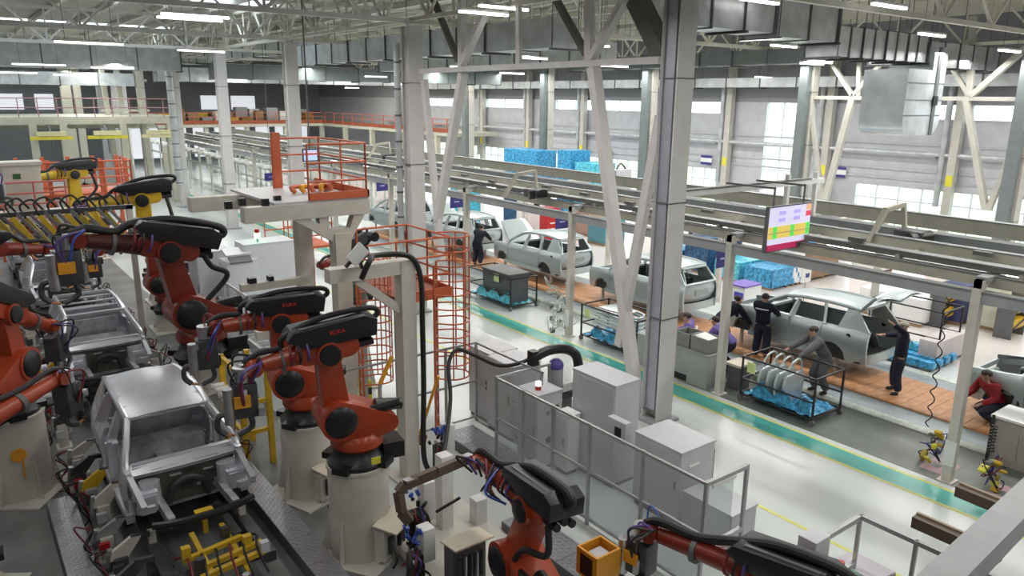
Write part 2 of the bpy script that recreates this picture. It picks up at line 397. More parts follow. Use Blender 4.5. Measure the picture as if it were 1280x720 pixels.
# ---- portal bracing between columns
def brace(name, label, X, segs, r, m):
    t = thing(name, label, 'bracing', PX(*segs[0][0], X))
    for a, b, w, nm in segs:
        MB().bar(PX(*a, X), PX(*b, X), w, w*0.8).build(nm, m, t)
    return t
brace('portal_brace', 'pale steel portal brace between the massive column and the ladder cage column', 12.1, [
    ((526, 89), (826, 75), 0.17, 'chord'), ((742, 84), (799, 522), 0.26, 'leg'), ((826, 145), (774, 432), 0.2, 'leg'), ((579, 92), (547, 275), 0.24, 'leg'), ((530, 100), (555, 350), 0.2, 'leg'),
    ((577, 84), (577, -28), 0.19, 'post'), ((737, 76), (736, -35), 0.2, 'post'), ((649, 80), (648, -30), 0.14, 'post'),
    ((577, 82), (622, -20), 0.2, 'diagonal'), ((738, 76), (792, -20), 0.19, 'diagonal')], 0.1, COLP)
brace('portal_brace', 'dark diagonal struts of the brace above the ladder cage column', 12.35, [((573, 76), (538, -10), 0.16, 'strut'), ((733, 68), (690, -10), 0.16, 'strut'), ((832, 72), (792, -10), 0.42, 'strut')], 0.1, mat('strut_dark', (0.13, 0.125, 0.115), 0.6))
brace('portal_brace', 'pale steel portal brace along the windowed wall', 34.0, [
    ((1012, 122), (1300, 124), 0.2, 'chord'), ((1212, 122), (1217, 20), 0.24, 'post'), ((1212, 120), (1170, 52), 0.2, 'diagonal'), ((1214, 120), (1300, 45), 0.26, 'diagonal'), ((1208, 124), (1232, 262), 0.28, 'leg'), ((1277, 160), (1236, 262), 0.26, 'leg'),
    ((1066, 120), (1034, 70), 0.2, 'diagonal'), ((1066, 120), (1103, 78), 0.2, 'diagonal'), ((1073, 120), (1074, 70), 0.16, 'post'), ((1066, 122), (1030, 255), 0.28, 'leg'), ((1013, 130), (1026, 235), 0.2, 'leg')], 0.1, mat('column_paint_warm', (0.52, 0.51, 0.46)))
# ---- roof trusses
def truss(p, q, z0, z1, n, m, label, w=0.14):
    p, q = V(p), V(q); t = thing('roof_truss', label, 'truss', (p.x, p.y, z0))
    MB().bar((p.x, p.y, z0), (q.x, q.y, z0), w, w).build('bottom_chord', m, t)
    MB().bar((p.x, p.y, z1), (q.x, q.y, z1), w, w).build('top_chord', m, t)
    for i in range(n):
        a = p.lerp(q, i/n); b = p.lerp(q, (i+0.5)/n); c = p.lerp(q, (i+1)/n)
        MB().bar((a.x, a.y, z1), (b.x, b.y, z0), w*0.6).build('web_member', m, t)
        MB().bar((b.x, b.y, z0), (c.x, c.y, z1), w*0.6).build('web_member', m, t)
        MB().bar((b.x, b.y, z0), (b.x, b.y, z1), w*0.5).build('web_member', m, t)
for i, y in enumerate([10.65, 21.4, 31.6, 41.3, 51.0, 60.8]):
    nm = ['first', 'second', 'third', 'fourth', 'fifth', 'sixth'][i]
    truss((12.1, y, 0), (34, y, 0), 9.25, 10.75, 7, PURL, 'beige roof truss over the assembly bay at the %s column line' % nm)
    truss((-12, y, 0), (12.1, y, 0), 9.25, 10.75, 8, WHITE, 'white roof truss over the robot line at the %s column line' % nm)
for x, l in ((12.1, 'long roof truss running along the row of lane columns'), (34.0, 'long roof truss running along the row of wall side columns'), (-2.0, 'long white roof truss running above the body line')):
    truss((x, 5, 0), (x, 72, 0), 9.3, 10.75, 24, PURL if x > 0 else WHITE, l, 0.12)
# ---- ducts
def duct(label, p, q, w, h, n, m=GALV, rib=True, hang=True):
    """rectangular sheet duct from p to q (centre line), built as sections with dark joint flanges"""
    p, q = V(p), V(q); t = thing('air_duct', label, 'duct', p)
    for i in range(n):
        a, b = p.lerp(q, i/n), p.lerp(q, (i+1)/n)
        MB().bar(a, b, w, h).build('section', m, t)
        if rib: d = (b-a).normalized()*0.03; MB().bar(b-d, b+d, w+0.07, h+0.07).build('joint_flange', GALVD, t)
    if hang:
        for i in range(0, n+1, 2):
            a = p.lerp(q, i/n); c = (q-p).normalized().cross(V((0, 0, 1)))*(w/2+0.05)
            for s in (-1, 1):
                MB().cyl(a+c*s-V((0, 0, h/2)), V((a.x+c.x*s, a.y+c.y*s, RZ)), 0.015, n=6).build('hanger_rod', DGREY, t)
            MB().bar(a+c*1.15-V((0, 0, h/2+0.04)), a-c*1.15-V((0, 0, h/2+0.04)), 0.06).build('hanger_bar', DGREY, t)
    return t
YD = 13.35
duct('broad galvanised duct section beside the massive column', (14.4, YD, 9.35), (18.3, YD, 9.35), 1.1, 1.2, 3)
duct('middle galvanised duct section stepping down over the assembly bay', (18.5, YD, 9.2), (21.4, YD, 9.2), 1.05, 1.05, 2)
duct('ribbed galvanised duct leading to the round-bottomed drop', (21.5, YD, 8.72), (27.0, YD, 8.72), 1.0, 0.85, 8)
t = thing('duct_drop', 'galvanised duct elbow with rounded bottom hanging before the wall windows', 'duct', (27.4, YD, 6.2))
prof = [(-0.5, 2.25)]+[(-0.5+0.45*(1-math.cos(a)), -0.0-0.45*math.sin(a)) for a in [math.pi/2*i/6 for i in range(7)]]
poly = [(-1.35, 1.95), (-1.35, 0.3)]+[(-1.35+0.5*(1-math.cos(a)), 0.3-0.5*math.sin(a)) for a in [math.pi/2*i/6 for i in range(1, 7)]]+[(1.0-0.55*(1-math.cos(a)) if False else 0.65+0.55*math.sin(a), -0.2+0.55*(1-math.cos(a))) for a in [math.pi/2*i/6 for i in range(7)]]+[(1.2, 2.7), (0.25, 2.7), (0.25, 1.95)]
MB().prism(poly, (26.8, YD, 6.1), (1, 0, 0), (0, 0, 1), (0, 1.5, 0)).build('drop_body', mat('bright_galvanised', (0.60, 0.65, 0.67), 0.25, 0.5, 0.18, 1.5), t)
MB().b2((27.32, YD-0.79, 5.9), (27.52, YD-0.75, 8.8)).build('seam_strip', GALVD, t)
for z in (6.55, 7.05, 7.6): MB().b2((25.44, YD-0.765, z), (28.0, YD-0.752, z+0.03)).build('seam_line', GALVD, t)
MB().b2((27.25, YD-0.83, 6.9), (27.55, YD-0.79, 7.2)).build('damper_box', BLACK, t)
duct('pale duct crossing high over the wall windows', (27.4, 14.6, 8.75), (36, 14.6, 8.75), 0.9, 0.9, 7)
duct('grey duct hung close overhead at the roof edge', (9.5, 7.6, 9.95), (24, 7.6, 9.95), 1.3, 0.9, 6)
duct('dark grey-green duct running behind the broad duct', (30, 19, 8.85), (30, 34, 8.85), 0.9, 0.62, 8, mat('duct_green_grey', (0.17, 0.20, 0.20), 0.5))
duct('long low duct running along the top of the windowed wall', (36.4, 8, 7.95), (36.4, 66, 7.95), 0.6, 0.5, 26)
duct('pale duct along the lane behind the portal brace', (15.0, 17.5, 8.85), (15.0, 38, 8.85), 0.9, 0.85, 12)
duct('far duct continuing along the lane', (16.5, 39, 9.65), (16.5, 64, 9.65), 1.1, 0.8, 12)
duct('wide duct box hung far above the body line', (-2, 49, 8.95), (12, 49, 8.95), 1.2, 1.25, 6)
duct('lower grey duct far above the cream mezzanine frame', (-2, 57, 7.9), (11, 57, 7.9), 0.9, 0.8, 6)
duct('grey-green duct crossing far above the orange platform', (13, 46, 8.3), (33, 46, 8.3), 1.0, 0.8, 9, mat('duct_green_grey', (0.17, 0.20, 0.20), 0.5))
duct('grey duct crossing farther back above the mezzanine', (13, 60, 8.4), (33, 60, 8.4), 1.2, 1.0, 9)
duct('duct branch in the middle of the assembly bay', (23, 24, 8.9), (23, 44, 8.9), 0.9, 0.8, 10)
for px, l in ((221, 'vertical duct pipe clad in zinc on the column behind the yellow robot'), (500, 'vertical spiral cable duct on the ladder cage column')):
    if px == 221: a = V((11.75, 50.5, 1.5))
    else: a = V((11.66, 21.55, 0.5))
    t = thing('riser_pipe', l, 'pipe', a)
    MB().cyl(a, V((a.x, a.y, 8.6)), 0.2 if px == 221 else 0.10, n=14).build('pipe_run', GALV, t)
    for i in range(9): MB().cyl(V((a.x, a.y, 1.6+i*0.8)), V((a.x, a.y, 1.66+i*0.8)), 0.22 if px == 221 else 0.115, n=14).build('ring', GALVD, t)
# ---- lamps
def lampfix(c, L, label, ax=V((1, 0, 0)), group='tube lamps hung under the roof'):
    c = V(c)
    if c.x > 37 or c.y > 86: return
    t = thing('tube_lamp', label, 'lamp', c, 0, group)
    MB().bar(c-ax*L/2, c+ax*L/2, 0.11, 0.05).build('tube', TUBE, t)
    MB().bar(c-ax*L/2+V((0, 0, 0.055)), c+ax*L/2+V((0, 0, 0.055)), 0.15, 0.05).build('housing', WHITEP, t)
    for s in (-1, 1): MB().cyl(c+ax*s*L*0.35+V((0, 0, 0.08)), V((c.x+ax.x*s*L*0.35, c.y+ax.y*s*L*0.35, RZ)), 0.008, n=5).build('hanger_rod', DGREY, t)
for x, y, z, L in [(112, 54, 8.6, 2.0), (49, 81, 8.3, 2.2), (21, 91, 8.1, 2.0), (90, 94, 8.1, 2.0), (141, 85, 8.3, 2.0), (252, 64, 8.6, 1.7), (60, 100, 8.0, 2.0), (245, 20, 9.0, 1.7), (238, 24, 9.0, 1.7)]:
    lampfix(PZ(x, y, z), L, 'white tube lamp hung above the robot line')
for x, y, z in [(980, 58, 8.9), (1112, 8, 9.2), (1165, 44, 8.9), (1262, 64, 8.6), (1015, 80, 8.4), (955, 97, 8.2), (1025, 78, 8.4), (470, 96, 8.2), (440, 110, 7.8), (580, 84, 8.4), (665, 73, 8.5), (700, 106, 8.0), (780, 110, 7.8), (640, 92, 8.2), (768, 83, 8.3), (740, 57, 8.7), (900, 105, 8), (950, 2, 9.4), (630, 10, 9.2), (605, 17, 9.1), (1010, 115, 7.8), (540, 102, 8.1), (350, 100, 8.2)]:
    lampfix(PZ(x, y, z), 1.5, 'white tube lamp hung above the assembly bay')
# ================================================================ CAR BODIES
def car_x(y, z):
    """half width of the body at length y (0 nose .. 4.5 tail) and height z"""
    w = 0.915
    if y < 0.9: w -= 0.17*((0.9-y)/0.9)**2
    if y > 3.7: w -= 0.10*((y-3.7)/0.8)**2
    if z < 0.25: w -= 0.05*((0.25-z)/0.25)**2
    if z > 0.62: w -= 0.05*min(1, (z-0.62)/0.2)**2
    if z > 0.80: w -= 0.40*(z-0.80)
    w += 0.012*math.sin((z-0.3)*9)
    return w
def arch(y):
    z = 0.0
    for c in (0.82, 3.52):
        d = abs(y-c)
        if d < 0.40: z = max(z, math.sqrt(0.40**2-d*d)*0.98+0.04)
    return z
def belt(y):
    return 0.70+0.13*min(1, y/1.2)+0.035*max(0, (y-1.2)/3.2)
def side_panel(y0, y1, s, zlo=None, zhi=None):
    n = max(4, int((y1-y0)/0.07)); mb = MB()
    def fn(u, v):
        y = y0+(y1-y0)*u; a = max(arch(y), zlo or 0.0); b = zhi or belt(y); z = a+(b-a)*v
        return V((s*car_x(y, z), y, z))
    mb.grid(fn, n, 7)
    # inward lips so that the panel has real thickness
    def lip(u, v):
        y = y0+(y1-y0)*u; b = zhi or belt(y); return V((s*(car_x(y, b)-0.09*v), y, b+0.006*v))
    mb.grid(lip, n, 1)
    def lip2(u, v):
        y = y0+(y1-y0)*u; a = max(arch(y), zlo or 0); return V((s*(car_x(y, a)-0.14*v), y, a))
    mb.grid(lip2, n, 1)
    for yy in (y0, y1):
        def lip3(u, v, yy=yy):
            a = max(arch(yy), zlo or 0.0); z = a+((zhi or belt(yy))-a)*u
            return V((s*(car_x(yy, z)-0.06*v), yy, z))
        mb.grid(lip3, 6, 1)
    return mb
RZC = 1.36
def roof_z(y): return 1.30+0.10*math.sin(max(0, min(1, (y-1.7)/2.9))*math.pi)
def roofpanel():
    def fn(u, v):
        y = 1.92+2.13*u; x = (v*2-1)*(0.60-0.03*u)
        return V((x, y+0.05*(1-(v*2-1)**2)*(-1 if u < 0.5 else 1)*abs(u-0.5)*2, roof_z(y)+0.035*(1-(v*2-1)**2)))
    mb = MB(); mb.grid(fn, 14, 10)
    mb.grid(lambda u, v: fn(u, v)-V((0, 0, 0.03)), 14, 10); return mb
def hoodpanel(open_=False):
    def fn(u, v):
        y = 0.06+1.12*u; x = (v*2-1)*(0.60+0.17*u)
        z = 0.66+0.15*u**0.7+0.05*(1-(v*2-1)**2)+0.015*(abs(v*2-1) > 0.45)
        return V((x, y, z))
    mb = MB()
    if not open_:
        mb.grid(fn, 10, 12); mb.grid(lambda u, v: fn(u, v)-V((0, 0, 0.03)), 10, 12)
    else:
        R = Matrix.Rotation(math.radians(-50), 3, 'X'); c = V((0, 1.15, 0.84))
        g = lambda u, v: c+R @ (fn(u, v)-c)
        mb.grid(g, 10, 12); mb.grid(lambda u, v: g(u, v)+V((0, -0.03, -0.015)), 10, 12)
    return mb
def car(name, label, loc, rz, m, mi, hood='closed', roof=True, doors=True, fenders=True, gate='closed', group=None, biw=False):
    t = thing(name, label, 'car body', loc, rz, group); B = dict(parent=t, world=False)
    for s in (-1, 1):
        if fenders: side_panel(0.06, 1.235, s).build('front_fender', m, **B)
        if doors:
            d = side_panel(1.25, 2.26, s, 0.10).build('front_door', m, **B)
            h = MB().bar((s*0.925, 2.05, 0.70), (s*0.925, 2.2, 0.71), 0.025, 0.03).build('door_handle', m, d, world=False)
            d = side_panel(2.275, 3.19, s, 0.10).build('rear_door', m, **B)
            MB().bar((s*0.925, 3.0, 0.73), (s*0.925, 3.15, 0.74), 0.025, 0.03).build('door_handle', m, d, world=False)
        else:
            side_panel(2.9 if biw else 2.275, 3.19, s, 0.10).build('wheelhouse_panel', m, **B)
        side_panel(3.205, 4.43, s).build('quarter_panel', m, **B)
        if biw:
            side_panel(1.0, 1.34, s, 0.05, 0.80).build('hinge_pillar', m, **B)
            side_panel(1.34, 2.9, s, -0.12, 0.13).build('sill_outer', m, **B)
            side_panel(2.16, 2.42, s, 0.08, 0.84).build('b_pillar_outer', m, **B)
        # sill and pillars
        MB().bar((s*0.86, 1.0, 0.06), (s*0.86, 3.3, 0.06), 0.12, 0.14).build('sill', m, **B)
        MB().tube([(s*0.80, 1.05, 0.10), (s*0.835, 1.12, 0.5), (s*0.83, 1.2, 0.84), (s*0.72, 1.56, 1.10), (s*0.62, 1.95, 1.295)], 0.055, 8, 5).build('a_pillar', m, **B)
        MB().bar((s*0.83, 2.28, 0.10), (s*0.85, 2.28, 0.84), 0.09, 0.16).bar((s*0.85, 2.28, 0.84), (s*0.66, 2.36, 1.31), 0.07, 0.15, 0.06, 0.09).build('b_pillar', m, **B)
        MB().bar((s*0.83, 3.24, 0.84), (s*0.65, 3.14, 1.36), 0.07, 0.20, 0.06, 0.13).build('c_pillar', m, **B)
        q = MB().prism([(3.62, 0.86), (4.42, 0.86), (4.02, 1.33), (3.74, 1.345)], (0, 0, 0), (0, 1, 0), (0, 0, 1), (0.05, 0, 0))
        for i, p in enumerate(q.v): p.x = s*(car_x(p.y, p.z)-0.01+(0.025 if p.x > 0 else -0.025))
        q.build('d_pillar', m, **B)
        MB().tube([(s*0.625, 1.95, 1.30), (s*0.635, 2.4, roof_z(2.4)), (s*0.63, 3.1, roof_z(3.1)), (s*0.615, 3.7, roof_z(3.7)), (s*0.60, 4.06, roof_z(4.0)-0.02)], 0.05, 8, 5).build('roof_rail', m, **B)
        # wheel housings, front rails and strut tower
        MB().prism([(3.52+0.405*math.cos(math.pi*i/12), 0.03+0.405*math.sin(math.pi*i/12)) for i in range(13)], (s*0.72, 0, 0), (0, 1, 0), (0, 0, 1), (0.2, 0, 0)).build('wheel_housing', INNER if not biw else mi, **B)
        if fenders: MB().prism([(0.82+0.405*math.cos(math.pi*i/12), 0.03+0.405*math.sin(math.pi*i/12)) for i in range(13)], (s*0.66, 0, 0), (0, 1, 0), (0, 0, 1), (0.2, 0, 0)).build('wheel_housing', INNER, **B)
        MB().bar((s*0.46, 0.05, 0.32), (s*0.46, 1.2, 0.26), 0.1, 0.14).build('front_rail', mi, **B)
        tw = MB().cyl((s*0.60, 0.86, 0.28), (s*0.57, 0.9, 0.66), 0.19, 0.15, 12).box((s*0.66, 0.9, 0.56), (0.30, 0.52, 0.05)).bar((s*0.78, 0.20, 0.56), (s*0.82, 1.2, 0.74), 0.08, 0.12)
        tw.box((s*0.66, 0.62, 0.42), (0.26, 0.03, 0.26)).build('strut_tower', m if biw else mi, **B)
        if biw:
            for i, (yy, zz) in enumerate(((0.42, 0.44), (0.62, 0.36), (0.78, 0.5))):
                MB().box((s*(0.70+0.02*i), yy, zz), (0.20, 0.08, 0.10)).build('apron_bracket', m, **B)
    # floor, firewall, cowl, header, cross bows
    fl = MB().b2((-0.84, 1.15, 0.02), (0.84, 4.3, 0.07))
    for i in range(5): fl.b2((-0.8, 1.5+0.55*i, 0.07), (0.8, 1.62+0.55*i, 0.13))
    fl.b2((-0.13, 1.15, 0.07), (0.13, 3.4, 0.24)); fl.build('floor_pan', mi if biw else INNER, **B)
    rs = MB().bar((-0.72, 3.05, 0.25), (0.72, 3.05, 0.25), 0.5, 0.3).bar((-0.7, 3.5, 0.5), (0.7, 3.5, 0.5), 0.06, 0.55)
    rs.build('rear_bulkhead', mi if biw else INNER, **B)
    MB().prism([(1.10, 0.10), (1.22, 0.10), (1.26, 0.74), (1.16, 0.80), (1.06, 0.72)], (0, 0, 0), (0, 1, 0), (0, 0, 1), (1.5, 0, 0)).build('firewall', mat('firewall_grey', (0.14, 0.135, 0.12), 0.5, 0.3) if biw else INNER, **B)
    if biw:
        rb = random.Random(17)
        for i in range(12): MB().box((rb.uniform(-.62, .62), 1.055, rb.uniform(.16, .70)), (rb.uniform(.05, .2), 0.03, rb.uniform(.02, .06))).build('firewall_bracket', m if i % 3 else INNER, **B)
        MB().tube([(-0.30, 1.02, 0.14), (-0.22, 0.98, 0.42), (0.0, 0.97, 0.52), (0.22, 0.98, 0.42), (0.30, 1.02, 0.14)], 0.05, 8, 5).build('tunnel_arch', INNER, **B)
        MB().bar((-0.5, 1.05, 0.73), (-0.1, 1.05, 0.735), 0.03, 0.06).build('cowl_slot', INNER, **B); MB().bar((0.12, 1.05, 0.735), (0.5, 1.05, 0.73), 0.03, 0.06).build('cowl_slot', INNER, **B)
        for i in range(3): MB().lathe([(0.07, 0), (0.07, 0.01)], (-0.45+0.42*i, 1.75+0.5*(i % 2), 0.075), (0, 0, 1), 14).build('floor_hole', INNER, **B)
    def cowl(u, v): return V(((v*2-1)*0.78, 1.02+0.24*u-0.05*(1-(v*2-1)**2), 0.74+0.085*u))
    MB().grid(cowl, 3, 10).grid(lambda u, v: cowl(u, v)-V((0, 0, 0.04)), 3, 10).build('cowl', m, **B)
    MB().bar((-0.74, 1.24, 0.80), (0.74, 1.24, 0.80), 0.1, 0.07).build('dash_beam', m, **B)
    MB().bar((-0.62, 1.96, 1.31), (0.62, 1.96, 1.31), 0.12, 0.05).build('windscreen_header', m, **B)
    MB().bar((-0.6, 4.04, 1.34), (0.6, 4.04, 1.34), 0.10, 0.06).build('rear_header', m, **B)
    if roof: roofpanel().build('roof', m, **B)
    for y in (2.38, 2.85, 3.35): MB().bar((-0.62, y, roof_z(y)-0.01), (0.62, y, roof_z(y)-0.01), 0.09, 0.03).build('roof_bow', m, **B)
    if hood == 'closed': hoodpanel().build('bonnet', m, **B)
    if hood == 'open': hoodpanel(True).build('bonnet', m, **B)
    if hood != 'closed':
        MB().box((0, 0.62, 0.25), (0.8, 0.9, 0.25)).build('engine_bay', INNER, **B) if not biw else None
    MB().tube([(-0.72, 0.10, 0.34), (-0.45, 0.0, 0.34), (0, -0.04, 0.34), (0.45, 0.0, 0.34), (0.72, 0.10, 0.34)], 0.055, 8, 4).build('bumper_beam', BLACK if biw else m, **B)
    if not biw: MB().bar((-0.62, 0.1, 0.58), (0.62, 0.1, 0.58), 0.06, 0.12).build('radiator_support', m, **B)
    # tail
    if gate != 'none':
        def fn(u, v):
            x = (v*2-1)*(0.64+0.12*math.sin(min(1, u*1.3)*1.57)); yy = 4.40+0.07*math.sin(u*3.0)-0.03*(v*2-1)**2*3
            return V((x, yy, 0.28+0.58*u))
        g = MB().grid(fn, 8, 10).grid(lambda u, v: fn(u, v)-V((0, 0.05, 0)), 8, 10)
        fr = MB().tube([(-0.70, 4.40, 0.86), (-0.56, 4.10, 1.30), (0.56, 4.10, 1.30), (0.70, 4.40, 0.86), (0, 4.44, 0.87), (-0.70, 4.40, 0.86)], 0.045, 8, 1, smooth=False)
        if gate == 'closed':
            gg = g.build('tailgate', m, **B); fr.build('window_surround', m, gg, world=False)
            MB().box((0, 4.475, 0.58), (0.62, 0.02, 0.16)).build('plate_recess', mi, gg, world=False)
        else:
            R = Matrix.Rotation(math.radians(104), 3, 'X'); c = V((0, 4.06, 1.33))
            for mbx in (g, fr):
                mbx.v = [c+R @ (p-c) for p in mbx.v]
            gg = g.build('tailgate', m, **B); fr.build('window_surround', m, gg, world=False)
    def bf(u, v):
        x = (v*2-1)*0.84; return V((x, 4.50-0.12*abs(v*2-1)**3, 0.02+0.24*u))
    MB().grid(bf, 3, 12).grid(lambda u, v: bf(u, v)-V((0, 0.05, 0)), 3, 12).build('rear_valance', m, **B)
    if doors:
        for s in (-1, 1): MB().lathe([(0.06, -0.004), (0.06, 0.006)], (s*car_x(3.95, 0.72), 3.95, 0.70), (s, 0, 0), 12).build('filler_cap', BLACK, **B)
    return t
def car_stand(label, loc, rz=0.0):
    t = thing('body_stand', label, 'stand', loc, rz)
    for x in (-0.5, 0.5):
        for y in (0.5, 3.5):
            MB().b2((x-0.04, y-0.04, 0), (x+0.04, y+0.04, 0.44)).build('leg', CREAM, t, world=False)
        MB().b2((x-0.05, 0.3, 0.40), (x+0.05, 4.2, 0.46)).build('rail', CREAM, t, world=False)
    return t
# ================================================================ ROBOTS
def weld_gun(t, w, s, rnd, kind):
    """spot welding gun hung on the wrist point w (robot's own frame); children of the robot"""
    B = dict(parent=t, world=False); w = V(w)
    MB().cyl(w+V((0, 0, 0.05*s)), w-V((0, 0, 0.16*s)), 0.13*s, 0.12*s, 14).build('tool_flange', STEEL, **B)
    g = MB().box(w-V((0, 0, 0.42*s)), (0.34*s, 0.30*s, 0.50*s)); g.build('gun_transformer', DSTEEL, bevel=0.03, **B)
    MB().cyl(w+V((0.22*s, 0.12*s, -0.20*s)), w+V((0.22*s, 0.12*s, -0.72*s)), 0.075*s, n=12).build('servo_cylinder', STEEL, **B)
    MB().tube([w+V((0.1*s, 0, -0.6*s)), w+V((0.34*s, 0, -0.62*s)), w+V((0.38*s, 0, -0.80*s)), w+V((0.28*s, 0, -0.92*s))], 0.045*s, 6, 3).build('electrode_arm', DSTEEL, **B)
    MB().tube([w+V((-0.05*s, 0, -0.62*s)), w+V((-0.08*s, 0, -0.85*s)), w+V((0.12*s, 0, -0.95*s))], 0.045*s, 6, 3).build('electrode_arm', DSTEEL, **B)
    MB().cyl(w+V((0.28*s, 0, -0.92*s)), w+V((0.16*s, 0, -0.95*s)), 0.022*s, n=8).build('electrode_tip', COPPER, **B)
    for i in range(4): MB().box(w+V((rnd.uniform(-.2, .2)*s, rnd.uniform(-.2, .2)*s, rnd.uniform(-.75, -.1)*s)), (rnd.uniform(.06, .16)*s, rnd.uniform(.06, .16)*s, rnd.uniform(.06, .2)*s)).build('gun_block', [DSTEEL, STEEL, BLACK, LGREY][i], **B)
    if kind: MB().box(w+V((0.05*s, 0.19*s, -0.40*s)), (0.22*s, 0.03*s, 0.17*s)).build('marker_plate', AMBER, **B)
    cols = [PURP, MAROON, RUBBER, RUBBER, BLUEH]
    for i in range(9):
        a = rnd.uniform(0, 6.28); r = 0.16*s
        p0 = w+V((-0.25*s, r*math.cos(a), 0.12*s)); p3 = w+V((0.02*s, r*math.cos(a), -0.5*s+0.1*s*math.sin(a)))
        mid = (p0+p3)/2+V((rnd.uniform(-.1, .3)*s, rnd.uniform(-.35, .35)*s, rnd.uniform(0.1, .32)*s))
        MB().tube([p0, mid, p3], rnd.uniform(0.012, 0.022)*s, 6, 8).build('gun_hose', cols[i % 5], **B)
def robot(label, base, az, sh=(0.30, 0.78), el=(0.42, 1.95), wr=(1.75, 1.80), s=1.0, tool=True, m=ORANGE, seed=0, group='handling and welding robots', lettering=None, hosebig=False):
    t = thing('industrial_robot', label, 'robot', base, az, group); B = dict(parent=t, world=False); rnd = random.Random(seed)
    S, E, Wp = V((sh[0]*s, 0, sh[1]*s)), V((el[0]*s, 0, el[1]*s)), V((wr[0]*s, 0, wr[1]*s))
    X, Z, Yv = V((1, 0, 0)), V((0, 0, 1)), V((0, 1, 0))
    # cast base with feet
    bm_ = MB().lathe([(0.46*s, 0), (0.46*s, 0.06*s), (0.40*s, 0.10*s), (0.34*s, 0.24*s), (0.33*s, 0.28*s)], (0, 0, 0), (0, 0, 1), 24)
    for a in range(4):
        c, d = math.cos(a*math.pi/2+0.78), math.sin(a*math.pi/2+0.78); bm_.box((0.42*s*c, 0.42*s*d, 0.05*s), (0.26*s, 0.26*s, 0.1*s), Matrix.Rotation(a*math.pi/2+0.78, 3, 'Z'))
    bm_.box((-0.52*s, 0, 0.14*s), (0.34*s, 0.42*s, 0.26*s)).build('base', BLACK, **B)
    MB().lathe([(0.37*s, 0.28*s), (0.40*s, 0.32*s), (0.40*s, 0.40*s), (0.33*s, 0.50*s)], (0, 0, 0), (0, 0, 1), 24).build('turntable', m, **B)
    if seed == 3: MB().box((-0.15*s, 0.46*s, 0.16*s), (0.14*s, 0.02*s, 0.10*s)).build('warning_label', YELB, **B)
    # shoulder casting
    poly = hull([(S.x, S.z, 0.30*s), (-0.44*s, 0.64*s, 0.15*s), (0.0, 0.50*s, 0.12*s)])
    MB().prism(poly, (0, 0, 0), X, Z, V((0, 0.56*s, 0))).build('shoulder', m, bevel=0.015*s, **B)
    for sd in (-1, 1):
        MB().lathe([(0.25*s, 0.0), (0.245*s, 0.05*s), (0.20*s, 0.09*s), (0.05*s, 0.11*s)], S+Yv*(0.27*s*sd), Yv*sd, 20).build('motor_cover', BLACK, **B)
        MB().lathe([(0.30*s, 0.0), (0.30*s, 0.035*s), (0.245*s, 0.04*s)], S+Yv*(0.27*s*sd), Yv*sd, 24).build('cover_ring', m, **B)
    MB().cyl((-0.30*s, 0.0, 0.86*s), (-0.72*s, 0, 0.80*s), 0.10*s, 0.09*s, 14).build('axis_motor', BLACK, **B)
    MB().cyl((-0.15*s, 0.2*s, 0.86*s), (-0.62*s, 0.22*s, 0.92*s), 0.07*s, 0.07*s, 12).build('counterbalance', BLACK, **B)
    # link arm
    poly = hull([(S.x, S.z, 0.21*s), (E.x, E.z, 0.165*s)])
    MB().prism(poly, (0, 0, 0), X, Z, V((0, 0.30*s, 0))).build('link_arm', m, bevel=0.02*s, **B)
    MB().cyl(E-Yv*0.26*s, E+Yv*0.26*s, 0.19*s, n=20).build('elbow_joint', m, **B)
    for sd in (-1, 1): MB().lathe([(0.16*s, 0), (0.15*s, 0.04*s), (0.05*s, 0.06*s)], E+Yv*0.26*s*sd, Yv*sd, 16).build('elbow_cover', BLACK, **B)
    # fore arm
    d = (Wp-E).normalized(); nrm = Yv.cross(d)*-1
    if nrm.z < 0: nrm = -nrm
    c0 = E-d*0.28*s+nrm*0.08*s; L = (Wp-E).length
    MB().prism(hull([(-0.30*s, 0.05*s, 0.16*s), (0.30*s, 0.06*s, 0.17*s)]), E, d, nrm, V((0, 0.40*s, 0))).build('arm_housing', m, bevel=0.02*s, **B)
    MB().cyl(E+d*0.25*s+nrm*0.05*s, E+d*(L*0.50)+nrm*0.03*s, 0.17*s, 0.145*s, 18).cyl(E+d*(L*0.50)+nrm*0.03*s, Wp-d*0.12*s, 0.145*s, 0.11*s, 18).build('fore_arm', m if seed != 6 else mat('arm_dark_red', (0.07, 0.016, 0.014), 0.4), **B)
    MB().cyl(E+d*(L*0.60), E+d*(L*0.64), 0.17*s, n=18).build('hose_clamp', DGREY, **B)
    MB().sph(Wp, 0.14*s, 14, 10).cyl(Wp-Yv*0.15*s, Wp+Yv*0.15*s, 0.11*s, n=14).build('wrist', m if seed % 2 else mat('wrist_dark_red', (0.20, 0.025, 0.012), 0.35), **B)
    for i, yy in enumerate((-0.11, 0.0, 0.11)):
        MB().cyl(E-d*0.40*s+nrm*(0.02+0.05*(i == 1))*s+Yv*yy*s, E-d*0.68*s+nrm*(0.02+0.05*(i == 1))*s+Yv*yy*s, 0.055*s, n=10).build('axis_motor', BLACK, **B)
    # black cable box on top of the arm
    bx = E+nrm*0.30*s-d*0.10*s
    cb = MB().prism([(-0.62*s, -0.16*s), (0.40*s, -0.14*s), (0.66*s, 0.02*s), (0.56*s, 0.13*s), (-0.48*s, 0.17*s), (-0.66*s, 0.08*s)], bx, d, nrm, V((0, 0.50*s, 0))).build('cable_box', BLACK, bevel=0.015*s, **B)
    MB().prism([(-0.50*s, 0.14*s), (0.46*s, 0.12*s), (0.46*s, 0.15*s), (-0.5*s, 0.17*s)], bx+Yv*0.15*s, d, nrm, V((0, 0.05*s, 0))).build('box_rail', DGREY, cb, world=False)
    sd = 1
